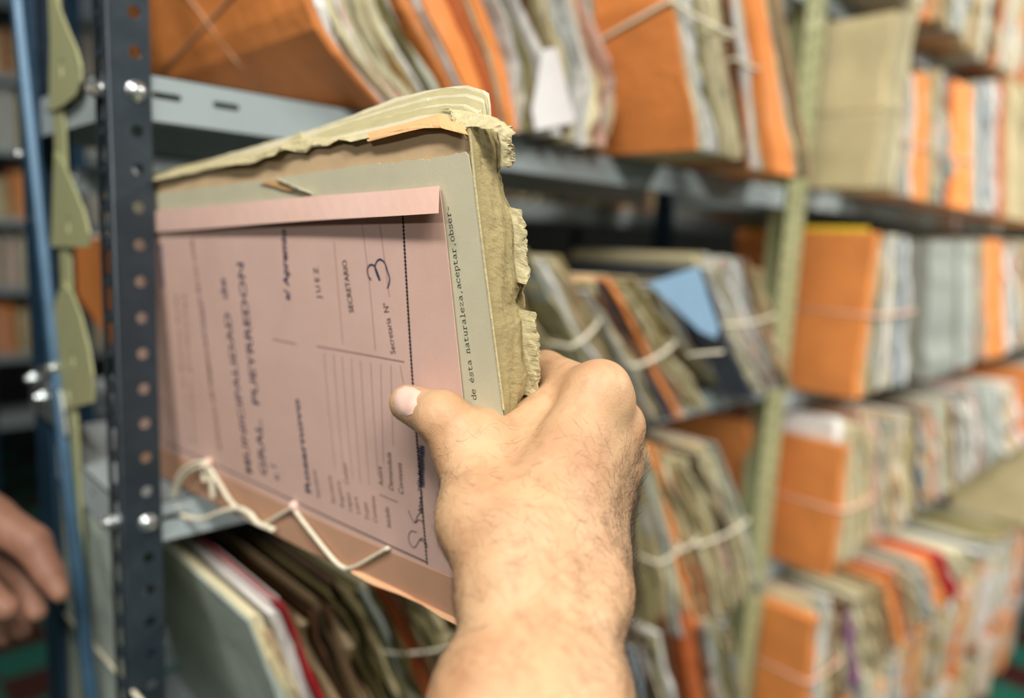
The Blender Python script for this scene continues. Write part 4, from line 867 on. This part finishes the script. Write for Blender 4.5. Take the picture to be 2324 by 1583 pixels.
# tendons and veins just under the back of the hand
for a, b in (((1330, 930, .340), (1230, 1180, .299)), ((1385, 985, .352), (1265, 1200, .300)), ((1190, 1440, .268), (1250, 1330, .283)), ((1270, 1520, .262), (1230, 1400, .272))):
    prims.append((Z(*a), Z(*b), .0032, .0028, .006))
sd_near = make_sdf(prims)
def front_hit(px, py, fn, z0=0.2, z1=0.46):
    r = ray(px, py); z = z0
    for _ in range(90):
        p = CAMP + r * z; d = float(fn(p[None, :])[0])
        if d < 0.0002: return p
        z += max(d * 0.8, 0.0002)
        if z > z1: return None
    return None
def groove_px(pts, r, k, depth=0.0):
    hp = [front_hit(x, y, sd_near) for x, y in pts]; out = []
    for a, b in zip(hp[:-1], hp[1:]):
        if a is not None and b is not None: out.append((a, b, r, k))
    return out
grooves = groove_px([(986, 1076), (1004, 1080), (1030, 1078), (1050, 1070)], .0007, .0022) + groove_px([(1126, 946), (1160, 926), (1200, 902), (1222, 890)], .0006, .0022)
for q in ([(1000, 905), (990, 940), (985, 975)], [(1012, 910), (1003, 945), (996, 985)], [(990, 905), (980, 935)], [(1160, 960), (1200, 945), (1250, 930)], [(1150, 975), (1190, 962)],
          [(1110, 1330), (1180, 1322), (1260, 1330), (1340, 1322)], [(1120, 1352), (1200, 1345), (1300, 1350)], [(1362, 850), (1384, 868), (1398, 890)], [(1348, 858), (1366, 880)]):
    grooves += groove_px(q, .00025, .0011)
sd_full = make_sdf(prims, grooves)
allp = np.array([q for a in prims for q in (a[0], a[1])]); lo_ = allp.min(0) - 0.034; hi_ = allp.max(0) + 0.034
V, Fc = surface_nets(sd_full, lo_, hi_, 0.00165)
hand = thing('person', tuple(fbA), 'hairy right forearm and hand gripping the pink folder, thumb on its cover', 'person')
hm = obj('body', V, Fc, M_SKIN, hand, True)
sm = hm.modifiers.new('smooth', 'SMOOTH'); sm.iterations = 2; sm.factor = 0.5
# thumbnail: thin plate lying on the thumb
npx = [(956, 888), (940, 878), (918, 875), (902, 884), (893, 902), (894, 924), (904, 940), (922, 945), (936, 938), (946, 916)]
cen = (922, 910); NV = []; NF = []
rings = [0.0, 0.4, 0.75, 1.0]
for r_ in rings[1:]:
    for x, y in npx:
        h_ = front_hit(cen[0] + (x - cen[0]) * r_, cen[1] + (y - cen[1]) * r_, sd_near)
        if h_ is None: h_ = NV[-1] if NV else tip
        else:
            e = 1e-4; g = np.array([float(sd_near((h_ + np.eye(3)[i] * e)[None])[0] - sd_near((h_ - np.eye(3)[i] * e)[None])[0]) for i in range(3)]); h_ = h_ + nrm(g) * (0.0007 if r_ < 1 else -0.0002)
        NV.append(h_)
c_ = np.mean(NV[:10], axis=0); NV.append(c_); ci = len(NV) - 1; nn = len(npx)
for i in range(nn): NF.append((ci, i, (i + 1) % nn))
for k in range(2):
    for i in range(nn): NF.append((k * nn + i, (k + 1) * nn + i, (k + 1) * nn + (i + 1) % nn, k * nn + (i + 1) % nn))
obj('thumbnail', NV, NF, M_NAIL, hand, True)
# hair
pv = np.array(V); cpx = (pv - CAMP) @ R; ppx = CX + F * cpx[:, 0] / cpx[:, 2]; ppy = CY + F * cpx[:, 1] / cpx[:, 2]
e = 4e-4
gn = np.stack([sd_near(pv + np.eye(3)[i] * e) - sd_near(pv - np.eye(3)[i] * e) for i in range(3)], 1); gn /= np.linalg.norm(gn, axis=1)[:, None] + 1e-9
facing = -((pv - CAMP) * gn).sum(1) / np.linalg.norm(pv - CAMP, axis=1)
mh = MB(); cand = np.where((ppy > 960) & (ppy < 1720) & (ppx > 985) & (facing > -0.25))[0]
prob = np.where(facing[cand] < 0.45, 1.0, 0.22) * np.where(ppx[cand] > 1300, 1.0, 0.4) * np.clip((ppy[cand] - 900) / 420, 0.12, 1.0)
pick = rng.choice(cand, 3000, False, prob / prob.sum())
armdir = nrm(iM - faA)
for i in pick:
    n_ = gn[i]; edge = facing[i] < 0.45 and ppx[i] > 1300; Lh = rng.uniform(0.005, 0.013) * (0.9 if edge else 0.75)
    t_ = nrm(np.cross(n_, armdir) * rng.choice([1, 1, -1]) * 0.8 + armdir * rng.uniform(-0.3, 0.9) + rng.normal(0, 0.35, 3)); t_ = nrm(t_ - n_ * (t_ @ n_)); b_ = np.cross(n_, t_)
    lift = 0.55 if edge else 0.14; cu_ = rng.normal(0, 0.5)
    P = [pv[i] + t_ * Lh * s + n_ * Lh * (lift * s - 0.45 * lift * s * s) + b_ * cu_ * Lh * s * s for s in (0, 0.3, 0.6, 1.0)]
    rr = 0.000045 if edge else 0.000036
    mh.tube(P, [rr, rr, rr * 0.8, rr * 0.3], 3)
hr = mh.build('arm_hair', M_HAIR, hand); hr['kind'] = 'stuff'

# second hand at the left edge
zz_ = 0.62
A2 = [(Z(-620, 760, .60), Z(-330, 960, .61), .036, .030, .02), (Z(-330, 960, .61), Z(-140, 1090, .62), .029, .026, .02), (Z(-330, 985, .63), Z(-120, 1120, .645), .027, .024, .02),
      (Z(-150, 1090, .62), Z(-20, 1175, .625), .024, .0180, .01), (Z(-20, 1175, .625), Z(72, 1232, .62), .0178, .0155, .006), (Z(72, 1232, .62), Z(112, 1300, .615), .0148, .0120, .004), (Z(112, 1300, .615), Z(136, 1346, .61), .0118, .0082, .003),
      (Z(-120, 1120, .645), Z(-10, 1240, .66), .022, .016, .01), (Z(-10, 1240, .66), Z(58, 1310, .665), .0155, .0130, .005), (Z(58, 1310, .665), Z(82, 1388, .65), .0128, .0095, .003),
      (Z(-120, 1150, .66), Z(-30, 1290, .69), .020, .0145, .01), (Z(-30, 1290, .69), Z(30, 1360, .69), .0142, .0118, .004), (Z(30, 1360, .69), Z(50, 1430, .67), .0116, .0088, .003),
      (Z(-130, 1180, .68), Z(-60, 1330, .71), .018, .0125, .01), (Z(-60, 1330, .71), Z(-10, 1400, .71), .0122, .0100, .004), (Z(-10, 1400, .71), Z(8, 1450, .69), .0100, .0075, .003),
      (Z(-200, 1110, .60), Z(-110, 1290, .585), .022, .0165, .012), (Z(-110, 1290, .585), Z(-40, 1345, .58), .0150, .0132, .006), (Z(-40, 1345, .58), Z(14, 1380, .58), .0130, .0105, .004)]
sd2 = make_sdf(A2); ap = np.array([q for a in A2 for q in (a[0], a[1])])
V2, F2 = surface_nets(sd2, ap.min(0) - .038, ap.max(0) + .038, 0.0026)
h2 = thing('person', tuple(A2[0][0]), 'tanned hand with fingers pointing down at the left edge', 'person')
obj('body', V2, F2, M_SKIN2, h2, True).modifiers.new('smooth', 'SMOOTH').iterations = 3
